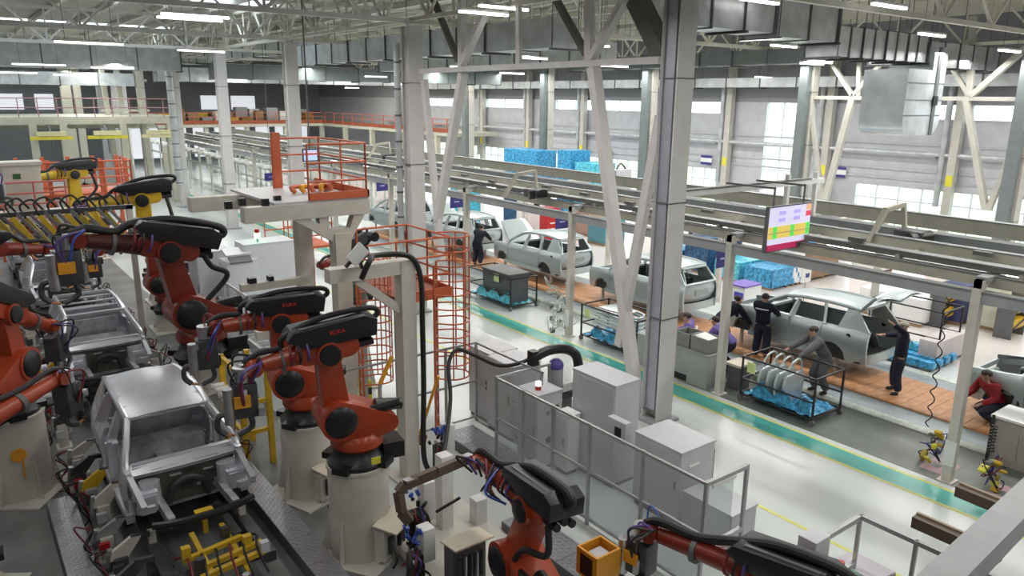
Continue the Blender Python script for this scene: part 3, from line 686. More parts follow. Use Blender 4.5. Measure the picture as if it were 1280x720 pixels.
    if lettering:
        ax = -d if d.x > 0 else d
        text_mesh(lettering, 0.085*s, 'lettering', mat('red_lettering', (0.7, 0.03, 0.03), 0.5, var=0), cb, bx+Yv*(0.252*s)-d*0.05*s+nrm*0.02*s, -d, nrm, world=False)
    pts = [bx-d*0.60*s+nrm*0.0*s, bx-d*0.74*s+nrm*0.10*s, bx-d*0.60*s+nrm*0.20*s, bx+d*0.1*s+nrm*0.20*s, bx+d*0.66*s+nrm*0.04*s, E+d*(L*0.62)+nrm*0.19*s, Wp-d*0.1*s+nrm*0.19*s, Wp+nrm*0.08*s+d*0.12*s]
    MB().tube(pts, (0.062 if hosebig else 0.042)*s, 10, 5).build('dress_hose', RUBBER, **B)
    pts = [S+V((-0.25*s, 0.2*s, 0.15*s)), S+V((-0.62*s, 0.24*s, 0.55*s)), E+V((-0.62*s, 0.22*s, -0.3*s)), E-d*0.55*s+Yv*0.16*s]
    if seed not in (3, 4): MB().tube(pts, 0.045*s, 8, 6).build('dress_hose', RUBBER, **B)
    for i in range(3):
        p = E+d*(0.30+0.12*i)*s
        MB().tube([p+Yv*0.17*s-nrm*0.05*s, p+Yv*0.30*s+nrm*0.10*s, p+Yv*0.20*s+nrm*0.30*s], 0.02*s, 6, 6).build('side_hose', [PURP, RUBBER, MAROON][i], **B)
    if tool: weld_gun(t, Wp+d*0.16*s, s, rnd, seed % 3 != 1)
    return t
def pedestal(label, loc, h, r=0.46, face=0.0, hood=True):
    t = thing('robot_pedestal', label, 'pedestal', loc, face); B = dict(parent=t, world=False)
    MB().lathe([(r, 0.03), (r, h-0.05), (r+0.015, h-0.05), (r+0.015, h)], (0, 0, 0), (0, 0, 1), 32).build('drum', CREAM, **B)
    MB().box((0, 0, 0.02), (2*r+0.3, 2*r+0.3, 0.04)).build('base_plate', CREAM, **B)
    for a in range(6):
        d = V((math.cos(a*math.pi/3+0.5), math.sin(a*math.pi/3+0.5), 0))
        MB().prism([(r-0.02, 0.04), (r+0.14, 0.04), (r+0.13, 0.10), (r-0.02, h*0.55)], (0, 0, 0), d, V((0, 0, 1)), d.cross(V((0, 0, 1)))*0.025).build('gusset', CREAM, **B)
    if hood:
        x = r+0.12
        MB().b2((x-0.15, -0.32, 0.1), (x+0.02, 0.32, 0.62)).build('valve_back', CREAM, **B)
        MB().box((x+0.05, 0, 0.68), (0.42, 0.72, 0.025), Matrix.Rotation(0.12, 3, 'Y')).build('hood_plate', mat('hood_beige', (0.66, 0.58, 0.47), 0.5), **B)
        for i in range(4):
            MB().cyl((x+0.06, -0.2+0.13*i, 0.2), (x+0.06, -0.2+0.13*i, 0.48), 0.035, n=8).build('valve', STEEL if i % 2 else DSTEEL, **B)
        MB().tube([(x+0.08, 0.2, 0.5), (x+0.2, 0.3, 0.25), (x+0.1, 0.28, 0.03)], 0.02, 6, 6).build('air_hose', MAROON, **B)
        MB().tube([(x+0.08, -0.2, 0.4), (x+0.22, -0.3, 0.2), (x+0.15, -0.3, 0.03)], 0.018, 6, 6).build('air_hose', RUBBER, **B)
    return t
# ================================================================ BODY LINE (left)
rnd = random.Random(7)
cz = 0.62
car('unpainted_car', 'bare silver car body with a closed roof panel and no bonnet on the robot line', (2.42, 10.72, cz), 0, BIW, BIWD, hood='none', doors=False, fenders=False, gate='closed', biw=True)
car('unpainted_car', 'bare silver car body with open roof bows waiting behind the roofed one', (2.42, 17.80, cz), 0, BIW, BIWD, hood='none', roof=False, doors=False, fenders=False, gate='closed', biw=True)
car('unpainted_car', 'bare silver car body third along the robot line, under the weld guns', (2.42, 24.9, cz), 0, BIW, BIWD, hood='none', roof=False, doors=False, fenders=False, gate='closed', biw=True)
car('unpainted_car', 'bare silver car body farthest along the robot line', (2.42, 32.0, cz), 0, BIW, BIWD, hood='none', roof=False, doors=False, fenders=False, gate='closed', biw=True)
# skid rails and lift tables under each body
for i, y in enumerate((10.7, 17.8, 24.9, 32.0)):
    t = thing('body_jig', ['steel jig frame carrying the roofed car body', 'steel jig frame carrying the open-roofed car body', 'steel jig frame under the third car body', 'steel jig frame under the farthest car body'][i], 'jig', (2.42, y, 0))
    for x in (1.75, 3.09):
        MB().b2((x-0.09, y-0.7, 0.28), (x+0.09, y+4.7, 0.44)).build('rail', DSTEEL, t)
        for yy in (0.2, 2.2, 4.2): MB().b2((x-0.16, y+yy-0.16, 0), (x+0.16, y+yy+0.16, 0.28)).build('foot', DSTEEL, t)
        for yy in (0.6, 1.6, 3.0, 4.1): MB().b2((x-0.05, y+yy-0.05, 0.44), (x+0.05, y+yy+0.05, 0.64)).build('locator_post', CREAM, t)
    for yy in (-0.5, 1.1, 2.6, 4.4): MB().b2((1.75, y+yy-0.08, 0.30), (3.09, y+yy+0.08, 0.42)).build('cross_member', DSTEEL, t)
# yellow lifting fixture in front of the first body
t = thing('lifting_fixture', 'yellow locating fixture under the nose of the roofed car body', 'fixture', (2.45, 10.3, 0.44))
for x in (2.22, 2.66): MB().bar((x, 9.6, 0.5), (x, 10.9, 0.60), 0.07, 0.06).build('arm', YEL, t)
for yy, a, b in ((9.75, 2.05, 2.95), (10.0, 2.2, 3.0), (10.3, 1.95, 2.8)): MB().bar((a, yy, 0.57), (b, yy+0.06, 0.62), 0.08, 0.07).build('cross_bar', YEL, t)
for xx, yy in ((2.1, 9.9), (2.8, 10.1), (2.95, 9.8), (2.0, 10.3), (2.6, 10.5)): MB().box((xx, yy, 0.70), (0.12, 0.10, 0.16)).build('clamp_block', [YEL, DSTEEL, RED, YEL, LGREY][int(xx*10) % 5], t)
for i in range(6): MB().tube([(1.9+0.2*i, 9.5, 0.46), (1.95+0.18*i, 9.8, 0.7), (2.0+0.2*i, 10.3, 0.6), (1.9+0.22*i, 10.6, 0.47)], 0.018, 5, 5).build('air_hose', [MAROON, RUBBER, RUBBER][i % 3], t)
MB().box((2.45, 11.0, 0.86), (0.26, 0.12, 0.05)).bar((2.45, 11.0, 0.5), (2.45, 11.0, 0.86), 0.07).build('locator_head', YEL, t)
MB().cyl((2.45, 9.0, 0.45), (2.45, 9.0, 0.9), 0.05).build('cylinder', STEEL, t)
# tread plates beside the line
TREAD = mat('tread_plate', (0.33, 0.33, 0.37), 0.42, 0.55, 0.12, 3)
def treadplate(label, x0, x1, y0, y1, z=0.28, n=8):
    t = thing('step_plate', label, 'step plate', (x0, y0, 0))
    for i in range(n):
        a, b = y0+(y1-y0)*i/n, y0+(y1-y0)*(i+1)/n-0.008
        p = MB().b2((x0, a, z-0.02), (x1, b, z)).build('plate', TREAD, t)
        m = MB(); nx, ny = 7, 12
        for u in range(nx):
            for v in range(ny):
                c = V((x0+(x1-x0)*(u+0.5)/nx, a+(b-a)*(v+0.5)/ny, z+0.002)); m.box(c, (0.055, 0.014, 0.006), Matrix.Rotation(0.8 if (u+v) % 2 else -0.8, 3, 'Z'))
        q = m.build('tread_pattern', STEEL, p); q['kind'] = 'stuff'
    MB().b2((x0, y0, 0), (x0+0.05, y1, z-0.02)).b2((x1-0.05, y0, 0), (x1, y1, z-0.02)).build('side_channel', DGREY, t)
    return t
treadplate('long tread plate walkway between the roofed body and the drum pedestals', 3.50, 3.90, 6.4, 13.6, 0.26, 9)
treadplate('tread plate walkway beside the left drum pedestal', 0.62, 1.02, 8.2, 14.0, 0.24, 7)
# clamp units: posts with toggles, cylinders and hoses on both sides of the bodies
def clamp(label, loc, rz, seed, hgt):
    r = random.Random(seed); t = thing('clamp_unit', label, 'clamp unit', loc, rz); B = dict(parent=t, world=False)
    MB().b2((-0.14, -0.16, 0), (0.14, 0.16, 0.05)).b2((-0.09, -0.11, 0.05), (0.09, 0.11, hgt*0.62)).build('post', [CREAM, CREAM, GREY, DSTEEL][seed % 4], bevel=0.008, **B)
    MB().prism([(-0.14, 0.0), (0.10, 0.0), (0.26, hgt*0.30), (0.30, hgt*0.40), (0.16, hgt*0.42), (-0.10, hgt*0.2)], (0, 0, hgt*0.58), V((1, 0, 0)), V((0, 0, 1)), V((0, 0.07, 0))).build('bracket', [CREAM, YEL, DSTEEL, CREAM, GREY][seed % 5], **B)
    MB().cyl((-0.16, 0.05, hgt*0.30), (-0.12, 0.05, hgt*0.80), 0.045, n=10).build('air_cylinder', STEEL, **B)
    MB().bar((0.16, 0, hgt*0.98), (0.42, 0, hgt*0.94), 0.06, 0.07).build('clamp_arm', DSTEEL, **B)
    MB().box((-0.05, -0.14, hgt*0.42), (0.14, 0.08, 0.16)).build('valve_block', [DSTEEL, RED, LGREY][seed % 3], **B)
    for i in range(3):
        MB().tube([(-0.15, 0.05, hgt*0.8), (-0.3-0.1*r.random(), r.uniform(-.3, .3), hgt*r.uniform(.5, 1.0)), (-0.2, r.uniform(-.2, .2), hgt*0.3), (-0.2-0.2*r.random(), r.uniform(-.3, .3), 0.03)], 0.014, 5, 6).build('air_hose', [RUBBER, MAROON, RUBBER][i], **B)
n = 0
for bi, y0 in enumerate((10.7, 17.8, 24.9)):
    who = ['roofed', 'open-roofed', 'third'][bi]
    for sd, sn in ((-1, 'left pedestal'), (1, 'tread plate' if bi == 0 else 'drum pedestal')):
        for j, yy in enumerate((-1.1, -0.3, 0.5, 1.3, 2.1, 2.9, 3.7, 4.6)):
            n += 1
            if bi == 0 and sd > 0 and j < 5: continue
            x = 2.42+sd*(1.10+0.16*((n*7) % 5)/5)
            pos = ['ahead of the nose', 'at the nose', 'by the front wheel arch', 'by the front door opening', 'below the centre pillar', 'by the rear door opening', 'by the rear wheel arch', 'behind the tail'][j]
            clamp('clamp post %s of the %s body, %s side' % (pos, who, sn), (x, y0+yy, 0.0), math.pi if sd > 0 else 0, n, 0.62+0.28*((n*3) % 4)/4)
# drum pedestals and robots
pedestal('cream drum pedestal with bolted hood under the robot beside the tread plate', (4.5, 9.9, 0), 1.56, 0.47, -1.0)
robot('orange robot with black cable box on the front drum pedestal, reaching over the roofed body', (4.5, 9.9, 1.56), math.pi-0.16, (0.30, 0.80), (0.40, 1.84), (1.42, 1.74), 1.0, True, seed=3, lettering='KUKA')
pedestal('cream drum pedestal standing behind the front one', (4.58, 12.15, 0), 1.42, 0.47, -1.2)
robot('orange robot on the rear drum pedestal, partly hidden by the front robot', (4.58, 12.15, 1.42), math.pi-0.2, (0.30, 0.80), (0.36, 1.86), (1.38, 1.86), 1.0, True, seed=4, lettering='KUKA')
pedestal('low cream pedestal of the tall orange robot', (4.50, 18.6, 0), 0.78, 0.56, -1.2, False)
robot('tall dark orange robot with a raised arm over the open-roofed body', (4.50, 18.6, 0.78), math.pi+0.04, (0.20, 0.80), (0.42, 1.82), (1.62, 2.12), 1.48, True, DORANGE, seed=6, hosebig=True)
pedestal('cream pedestal at the picture edge carrying the long-armed robot', (-0.62, 12.0, 0), 0.55, 0.46, 1.0, False)
robot('orange robot stretching a long arm over the left side of the roofed body', (-0.62, 12.0, 0.55), 0.76, (0.25, 0.80), (0.05, 1.72), (2.25, 1.98), 1.0, True, seed=9, lettering='KUKA')
pedestal('cream drum pedestal left of the roofed body with an amber plate', (0.35, 15.1, 0), 1.55, 0.50, -0.6, False)
robot('dark robot on the left drum pedestal bending over the open-roofed body', (0.35, 15.1, 1.55), 0.95, (0.30, 0.80), (0.15, 1.75), (1.45, 1.15), 1.0, True, seed=5)
tag(MB().lathe([(0.12, 0), (0.12, 0.02)], (0.35, 14.55, 0.95), (0.1, -1, 0), 16).box((0.40, 14.56, 0.7), (0.03, 0.02, 0.4)).build('marker_paddle', AMBER), 'amber round marker plate on the left drum pedestal', 'marker')
for i, (x, y, az, s_, c, l, z) in enumerate([(0.1, 21.8, 0.3, 1.15, DORANGE, 'red-orange robot left of the open-roofed body', 1.1), (-0.6, 30.0, 0.2, 1.1, ORANGE, 'small far red robot below the cream mezzanine frame', 2.2), (5.6, 27.5, 2.9, 1.35, YEL, 'yellow robot bending beside the slim pale column', 1.0), (5.0, 24.0, math.pi, 1.1, DORANGE, 'orange robot behind the tall dark orange robot', 0.6), (0.2, 26.5, 0.4, 1.1, YEL, 'yellow robot holding a rack of weld guns over the third body', 1.0), (4.7, 36.8, 3.3, 1.2, YEL, 'far yellow robot with a raised arm near the cream frame', 1.4)]):
    pedestal('cream pedestal under the '+l, (x, y, 0), z, 0.45, 0, False)
    robot(l, (x, y, z), az, (0.3, 0.8), (0.3, 1.9), (1.6, 1.75+0.1*(i % 2)), s_, True, c, seed=20+i)
# rack of yellow weld guns above the third body
for i in range(9):
    p = V((1.0+0.33*i, 24.84+0.05*(i % 3), 3.58+0.06*(i % 2))); q = p+V((0.5, -0.1, -0.8))
    t = thing('weld_gun', 'slanted yellow-sided weld gun in the row above the third car body', 'weld gun', p, 0, 'weld guns hung over the third body')
    MB().bar(p, q, 0.16, 0.12).build('body', YEL if i % 2 else mat('olive_yellow', (0.35, 0.27, 0.03), 0.45), t)
    MB().bar(p+V((0.12, -0.1, 0.1)), q+V((0.14, -0.1, 0.2)), 0.08, 0.08).build('cylinder', STEEL, t)
    MB().cyl(q, q+V((0.25, -0.05, -0.35)), 0.035, n=8).build('electrode', COPPER, t)
    MB().tube([p, p+V((-0.1, 0, 0.35)), p+V((0.2, 0.1, 0.5)), p+V((0.45, 0.1, 0.2))], 0.03, 6, 6).build('cable_loop', RUBBER, t)
t = thing('gun_rack', 'dark steel rack carrying the slanted weld guns', 'rack', (0.6, 24.9, 0))
for x in (0.55, 4.3): MB().b2((x-0.08, 24.85, 0), (x+0.08, 25.0, 3.75)).build('upright', CREAM, t)
MB().b2((0.45, 24.85, 3.65), (4.4, 25.0, 3.78)).build('beam', DSTEEL, t)
# bottom centre handling robot with dark gripper frame
R6 = robot('red-orange handling robot with a black cable box holding a dark frame', (5.62, 7.05, 0.0), 1.42, (0.30, 0.78), (-0.22, 1.85), (1.45, 1.72), 1.0, False, seed=7, hosebig=True)
def loc6(p):  # world point to the robot's own frame
    return Matrix.Rotation(-1.42, 3, 'Z') @ (V(p)-V((5.62, 7.05, 0)))
fr = [PZ(588, 572, 1.75), PZ(545, 590, 1.85), PZ(506, 606, 1.8), PZ(498, 616, 1.72), PZ(502, 640, 1.45), PZ(512, 652, 1.3)]
gf = MB()
for a, b in zip(fr[:-1], fr[1:]): gf.bar(loc6(a), loc6(b), 0.09, 0.14)
gf.build('gripper_frame', RUST, R6, world=False)
MB().bar(loc6(PZ(588, 568, 1.82)), loc6(PZ(506, 602, 1.87)), 0.11, 0.03).build('frame_edge', STEEL, R6, world=False)
MB().bar(loc6(PZ(545, 640, 1.5)), loc6(PZ(575, 622, 1.6)), 0.03, 0.03).build('probe', BLACK, R6, world=False)
for i in range(6):
    a = loc6(PZ(590+i*6, 590+i*3, 1.7)); MB().tube([a, a+V((0.1, 0.2-0.08*i, 0.25)), a+V((-0.25, 0.1*i-0.2, 0.1)), a+V((-0.4, 0.05, -0.1))], 0.018, 6, 6).build('side_hose', [RUBBER, PURP, RUBBER, MAROON, RUBBER, BLUEH][i], R6, world=False)
# bottom right robot, arm lying level
robot('dark robot arm with thick black hose lying level in front of the glazed fence', (7.35, 3.80, 0.0), 1.74, (0.30, 0.78), (0.55, 1.42), (2.28, 1.36), 1.0, True, DORANGE, seed=8, hosebig=True)
t = thing('control_box', 'orange control box with black louvre below the level robot arm', 'box', PZ(748, 720, 0.0))
c = PZ(748, 696, 0.95)
MB().b2((c.x-0.22, c.y-0.2, 0.70), (c.x-0.19, c.y+0.2, 1.1)).b2((c.x+0.19, c.y-0.2, 0.70), (c.x+0.22, c.y+0.2, 1.1)).b2((c.x-0.19, c.y-0.2, 0.70), (c.x+0.19, c.y-0.17, 1.1)).b2((c.x-0.19, c.y+0.17, 0.70), (c.x+0.19, c.y+0.2, 1.1)).b2((c.x-0.19, c.y-0.17, 0.7), (c.x+0.19, c.y+0.17, 0.73)).build('case', AMBER, t)
MB().b2((c.x-0.225, c.y-0.12, 0.74), (c.x-0.221, c.y+0.12, 1.04)).build('louvre', BLACK, t)
MB().b2((c.x-0.1, c.y-0.1, 0.73), (c.x+0.12, c.y+0.1, 1.02)).build('relay', LGREY, t)
MB().cyl((c.x, c.y, 0), (c.x, c.y, 0.70), 0.05).box((c.x, c.y, 0.02), (0.3, 0.3, 0.04)).build('stand', GREY, t)
# valve stands with blue connectors, white posts
def valve_stand(label, p, h, seed):
    r = random.Random(seed); p = V((p.x, p.y, 0)); t = thing('valve_stand', label, 'valve stand', p)
    MB().b2(p+V((-0.1, -0.1, 0)), p+V((0.1, 0.1, h*0.6))).b2(p+V((-0.18, -0.18, 0)), p+V((0.18, 0.18, 0.04))).build('post', BLACK, t)
    MB().b2(p+V((0.08, -0.11, h*0.45)), p+V((0.28, 0.11, h))).build('junction_box', WHITEP, t, bevel=0.01)
    for i in range(14):
        a = p+V((r.uniform(-.16, .08), r.uniform(-.16, .12), h*r.uniform(.5, 1.0)))
        MB().cyl(a, a+V((r.uniform(-.05, .05), r.uniform(-.08, .02), r.uniform(.02, .10))), 0.03, n=8).build('connector', BLUEH if a.z > h*0.8 else (BLACK if i % 3 else STEEL), t)
    for i in range(5):
        a = p+V((r.uniform(-.15, .05), -0.1, h*0.7)); MB().tube([a, a+V((r.uniform(-.2, .1), -0.15, -0.1)), V((a.x+r.uniform(-.2, .2), a.y-0.1, h*0.25)), V((a.x+r.uniform(-.3, .3), a.y-0.1, 0.02))], 0.018, 6, 6).build('hose', [RUBBER, MAROON, RUBBER, PURP, RUBBER][i], t)
valve_stand('black valve stand with blue connectors inside the dark gripper frame', PZ(522, 690, 0), 1.2, 1)
valve_stand('black valve stand with blue connectors at the foot of the front drum pedestal', PZ(520, 735, 0), 0.95, 2)
valve_stand('black valve stand with blue connectors behind the white gantry post', PZ(550, 590, 0), 0.95, 3)
for i, (x, y, h, l) in enumerate([(556, 660, 1.35, 'tall white square post behind the dark gripper frame'), (598, 655, 0.5, 'short white post on the pale robot base plate')]):
    p = PZ(x, y, 0); t = thing('square_post', l, 'post', p)
    MB().b2((p.x-0.11, p.y-0.11, 0), (p.x+0.11, p.y+0.11, h)).build('post', WHITE, t, bevel=0.012); MB().b2((p.x-0.18, p.y-0.18, 0), (p.x+0.18, p.y+0.18, 0.03)).build('foot', WHITE, t)
p = PZ(585, 735, 0); t = thing('valve_cabinet', 'open beige hooded valve cabinet left of the handling robot', 'cabinet', p)
MB().b2(p+V((-0.28, -0.05, 0.0)), p+V((0.28, 0.2, 0.75))).build('back_box', DGREY, t)
MB().box(p+V((0, 0.02, 0.80)), (0.66, 0.42, 0.025), Matrix.Rotation(-0.1, 3, 'X')).build('hood_plate', mat('hood_beige', (0.66, 0.58, 0.47), 0.5), t)
for i in range(5): MB().cyl(p+V((-0.2+0.1*i, -0.08, 0.2)), p+V((-0.2+0.1*i, -0.08, 0.6)), 0.03, n=8).build('valve', STEEL if i % 2 else DSTEEL, t)
struct('floor_plate', MB().b2((4.9, 7.9, 0), (6.6, 10.6, 0.05)), CREAM)
treadplate('tread plate step behind the handling robot', 6.6, 7.2, 6.2, 9.0, 0.2, 4)
treadplate('tread plate step in front of the grey controllers', 7.6, 8.3, 10.3, 12.4, 0.22, 3)

pedestal('pale tall pedestal of the small robot behind the T-shaped gantry', (7.55, 16.4, 0), 2.2, 0.3, 0, False)
robot('small orange robot with a dark green drum behind the T-shaped gantry', (7.55, 16.4, 2.2), 3.5, (0.3, 0.8), (0.1, 1.5), (1.2, 1.3), 0.8, False, DORANGE, seed=31)
tag(MB().lathe([(0.22, 0), (0.25, 0.05), (0.25, 0.4), (0.22, 0.45)], (6.95, 15.75, 2.75), (0.9, -0.3, 0), 18).cyl((7.05, 15.72, 2.75), (7.05, 15.72, 0), 0.05).build('cable_drum', mat('dark_green', (0.03, 0.10, 0.08), 0.5)), 'dark green cable drum on a pole behind the T-shaped gantry', 'drum')
# ================================================================ ASSEMBLY LINE (right)
t = thing('plank_walkway', 'orange wooden plank walkway under the painted car bodies', 'walkway', (17.3, 3.0, 0))
pl = MB().b2((0, 0, 0), (1.98, 0.272, 0.06)).build('plank', WOOD, t, world=False); pl.location = (0, 0, 0)
for i in range(1, 118):
    c = pl.copy(); COL.objects.link(c); c.parent = t; c.location = (0, i*0.28, 0.0)
CX = 18.78
def rcar(label, rear, stand, **kw):
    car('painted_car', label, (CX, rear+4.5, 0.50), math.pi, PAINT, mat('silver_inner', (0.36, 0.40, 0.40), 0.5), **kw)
    car_stand(stand, (CX, rear+4.5, 0.06), math.pi)
rcar('painted silver car body with raised tailgate and men around it', 8.95, 'stand under the car body with the raised tailgate', hood='none', gate='open')
rcar('painted silver car body half hidden behind the massive column', 14.9, 'stand under the half hidden car body', hood='none', gate='closed')
rcar('painted silver car body with its bonnet up beside the red cabinet', 20.8, 'stand under the car body with the bonnet up', hood='open', gate='closed')
rcar('painted silver car body behind the orange ladder cage, bonnet up', 26.7, 'stand under the car body behind the ladder cage', hood='open', gate='closed')
rcar('painted silver car body far back under the conveyor', 32.6, 'stand under the far painted car body', hood='closed', gate='closed')
rcar('painted silver car body without bonnet beside the crouching worker', 2.2, 'stand under the car body beside the crouching worker', hood='none', gate='closed')
# ---- overhead conveyor on posts
t = thing('overhead_conveyor', 'beige overhead conveyor of parallel rails on cream posts along the lane', 'conveyor', (14.5, 5.4, 0))
for i, y in enumerate((-0.2, 5.42, 10.78, 16.4, 22.0, 27.6, 33.2, 38.8, 44.4)):
    MB().b2((14.42, y-0.08, 0), (14.60, y+0.08, 3.95)).build('post', CREAM, t)
    MB().b2((14.36, y-0.14, 0), (14.66, y+0.14, 0.03)).build('base_plate', CREAM, t)
    MB().b2((21.4, y-0.08, 0), (21.58, y+0.08, 3.95)).build('post', CREAM, t)
    MB().b2((14.42, y-0.07, 3.80), (21.6, y+0.07, 3.95)).build('cross_beam', CREAM, t)
    MB().b2((14.55, y-0.1, 3.90), (16.2, y+0.1, 3.99)).build('cable_channel', GREY, t)
    MB().b2((14.40, y-0.10, 0.35), (14.41, y+0.10, 0.85)).build('notice', PAPER, t) if i in (1, 3) else None
rails = [(367, 3.62, 0.16, 0.20, GREY), (345, 3.86, 0.14, 0.20, BEIGE), (329, 4.06, 0.22, 0.10, mat('rail_mid_grey', (0.20, 0.21, 0.20), 0.45, 0.3)), (316, 4.10, 0.12, 0.22, BEIGE), (301, 4.12, 0.30, 0.14, mat('rail_grey', (0.26, 0.29, 0.31), 0.35, 0.5)), (282, 4.35, 0.16, 0.30, BEIGE)]
for yy, z, w, h, m in rails:
    X = PZ(1200, yy, z).x
    MB().b2((X-w/2, -3, z-h/2), (X+w/2, 62, z+h/2)).build('rail', m, t)
    MB().b2((X-w/2-0.03, -3, z+h/2), (X+w/2+0.03, 62, z+h/2+0.03)).build('rail_cap', mat('rail_cap_grey', (0.24, 0.25, 0.25), 0.45, 0.3), t)
X0, X1 = PZ(1200, 329, 4.06).x, PZ(1200, 282, 4.35).x
for i in range(26):
    y = 0.5+i*2.2
    MB().b2((PZ(1200, 345, 3.86).x, y, 3.98), (X1, y+0.08, 4.06)).build('tie_bar', BEIGE, t)
    MB().box((X0+0.3*(i % 3), y+1.0, 4.2), (0.12, 0.34, 0.08)).build('trolley', mat('trolley_grey', (0.13, 0.13, 0.125), 0.5), t)
for i in range(12):
    y = 2.0+i*3.3; lampfix((X0, y, 3.80), 0.5, 'short bright lamp under the overhead conveyor', V((0, 1, 0)), 'short lamps under the conveyor') if False else None
    tag(MB().box((X0+0.25, y, 3.93), (0.12, 0.55, 0.05)).build('strip_lamp', TUBE), 'short bright strip lamp under the overhead conveyor rails', 'lamp', 'strip lamps under the conveyor')
# hoist brackets riding on the rails
for i, (px, py) in enumerate(((1125, 290), (660, 238), (480, 212))):
    p = PZ(px, py, 4.25) if i < 2 else PX(px, py, 17.3)
    p.z = 4.3
    h = thing('trolley_hoist', ['grey arched trolley hoist over the raised tailgate', 'dark trolley hoist over the car with its bonnet up', 'far trolley hoist on the conveyor rails'][i], 'hoist', p)
    MB().bar(p+V((-0.7, 0.3, -0.25)), p+V((-0.25, 0.25, 0.42)), 0.1).bar(p+V((-0.27, 0.25, 0.42)), p+V((0.45, 0.2, 0.5)), 0.1).bar(p+V((0.42, 0.2, 0.5)), p+V((0.42, 0.1, -0.1)), 0.09).build('arch', BEIGE, h)
    MB().box(p+V((0.15, -0.2, -0.12)), (0.5, 0.6, 0.26)).build('drive_motor', DSTEEL, h, bevel=0.04)
    MB().cyl(p+V((-0.2, -0.3, -0.15)), p+V((0.3, -0.5, -0.1)), 0.14).build('drum', BLACK, h)
# white beam from the massive column to the conveyor
t = thing('cantilever_beam', 'white beam reaching from the massive column across to the conveyor', 'beam', (12.4, 10.5, 5.05))
MB().b2((12.38, 10.44, 5.02), (17.6, 10.56, 5.14)).build('beam', WHITE, t)
for x in (16.1, 17.3): MB().b2((x-0.05, 10.45, 4.12), (x+0.05, 10.55, 5.3)).build('hanger', WHITE, t)
MB().b2((12.38, 10.42, 5.14), (17.0, 10.58, 5.17)).build('cable_channel', DGREY, t)
t = thing('junction_box', 'grey junction box hung on the conveyor rails', 'box', PZ(766, 220, 4.2))
p = PZ(775, 228, 4.2); MB().b2(p+V((-0.4, -0.2, -0.4)), p+V((0.35, 0.2, 0.45))).build('case', LGREY, t, bevel=0.02); MB().tube([p+V((-0.2, 0, 0.45)), p+V((0, 0, 0.65)), p+V((0.25, 0, 0.45))], 0.03, 6, 5).build('cable', BLACK, t)
# status screen
Ys = 9.25
a, b, c_, d_ = PY(963, 262, Ys), PY(1014, 257, Ys), PY(1013, 300, Ys), PY(963, 314, Ys)
t = thing('status_screen', 'lit status screen with coloured rows hung above the lane', 'screen', (14.5, Ys, 4.2))
x0, x1, z1, z0 = a.x, b.x, a.z+0.02, d_.z
MB().b2((x0-0.03, Ys+0.01, z0-0.03), (x1+0.03, Ys+0.09, z1+0.03)).build('frame', DGREY, t)
def cell(u0, u1, v0, v1, m, nm='cell'):
    MB().b2((x0+(x1-x0)*u0, Ys-0.004, z0+(z1-z0)*v0), (x0+(x1-x0)*u1, Ys+0.01, z0+(z1-z0)*v1)).build(nm, m, t)
def scr(n, c, e=0.5): return mat('screen_'+n, c, 0.4, var=0, emit=e)
cell(0, 1, 0.14, 1, scr('white', (0.72, 0.70, 0.92)), 'screen_field')
Ys -= 0.006
cell(0, 1, 0.0, 0.14, scr('red', (0.45, 0.02, 0.10)), 'screen_bar')
cell(0.0, 1, 0.28, 0.56, scr('amber', (0.78, 0.58, 0.12))); cell(0.88, 1, 0.72, 0.84, scr('redbox', (0.75, 0.06, 0.10))); cell(0.88, 1, 0.86, 1.0, scr('orange', (0.85, 0.45, 0.25)))
Ys -= 0.006
for u in (0.10, 0.52, 0.90): cell(u, u+0.09, 0.28, 0.56, scr('green', (0.10, 0.75, 0.12)))
for u in (0.22, 0.58):
    for v in (0.66, 0.82): cell(u, u+0.15, v, v+0.09, scr('violet', (0.50, 0.42, 0.88)))
Ys -= 0.006
cell(0.0, 1.0, 0.40, 0.415, scr('line', (0.4, 0.3, 0.2), 0.2)); cell(0.70, 1.0, 0.0, 0.12, scr('dark', (0.1, 0.05, 0.06), 0.2))
for x in (x0+0.2, x1-0.2): MB().bar((x, 9.32, z1), (x, 9.32, 5.25), 0.03).bar((x, 9.32, 5.22), (x, 10.56, 5.22), 0.04).build('hanger_rod', DGREY, t)
# far small screen
p = PZ(388, 194, 5.0); p = PX(388, 194, 11.6)
t = thing('status_screen', 'small lit screen on the far side of the orange-railed gantry deck', 'screen', p)
MB().b2((p.x-0.3, p.y, p.z-0.24), (p.x+0.3, p.y+0.08, p.z+0.24)).build('frame', BLACK, t)
MB().b2((p.x-0.27, p.y-0.01, p.z-0.20), (p.x+0.27, p.y, p.z+0.20)).build('screen_field', scr('blue', (0.45, 0.62, 0.95)), t)
for i in range(3): MB().b2((p.x-0.25+0.18*i, p.y-0.02, p.z-0.02), (p.x-0.11+0.18*i, p.y-0.01, p.z+0.16)).build('cell', scr('pink', (0.8, 0.55, 0.85)), t)
MB().cyl((p.x, p.y+0.04, p.z+0.24), (p.x, p.y+0.04, RZ), 0.03).build('hanger_rod', DGREY, t)
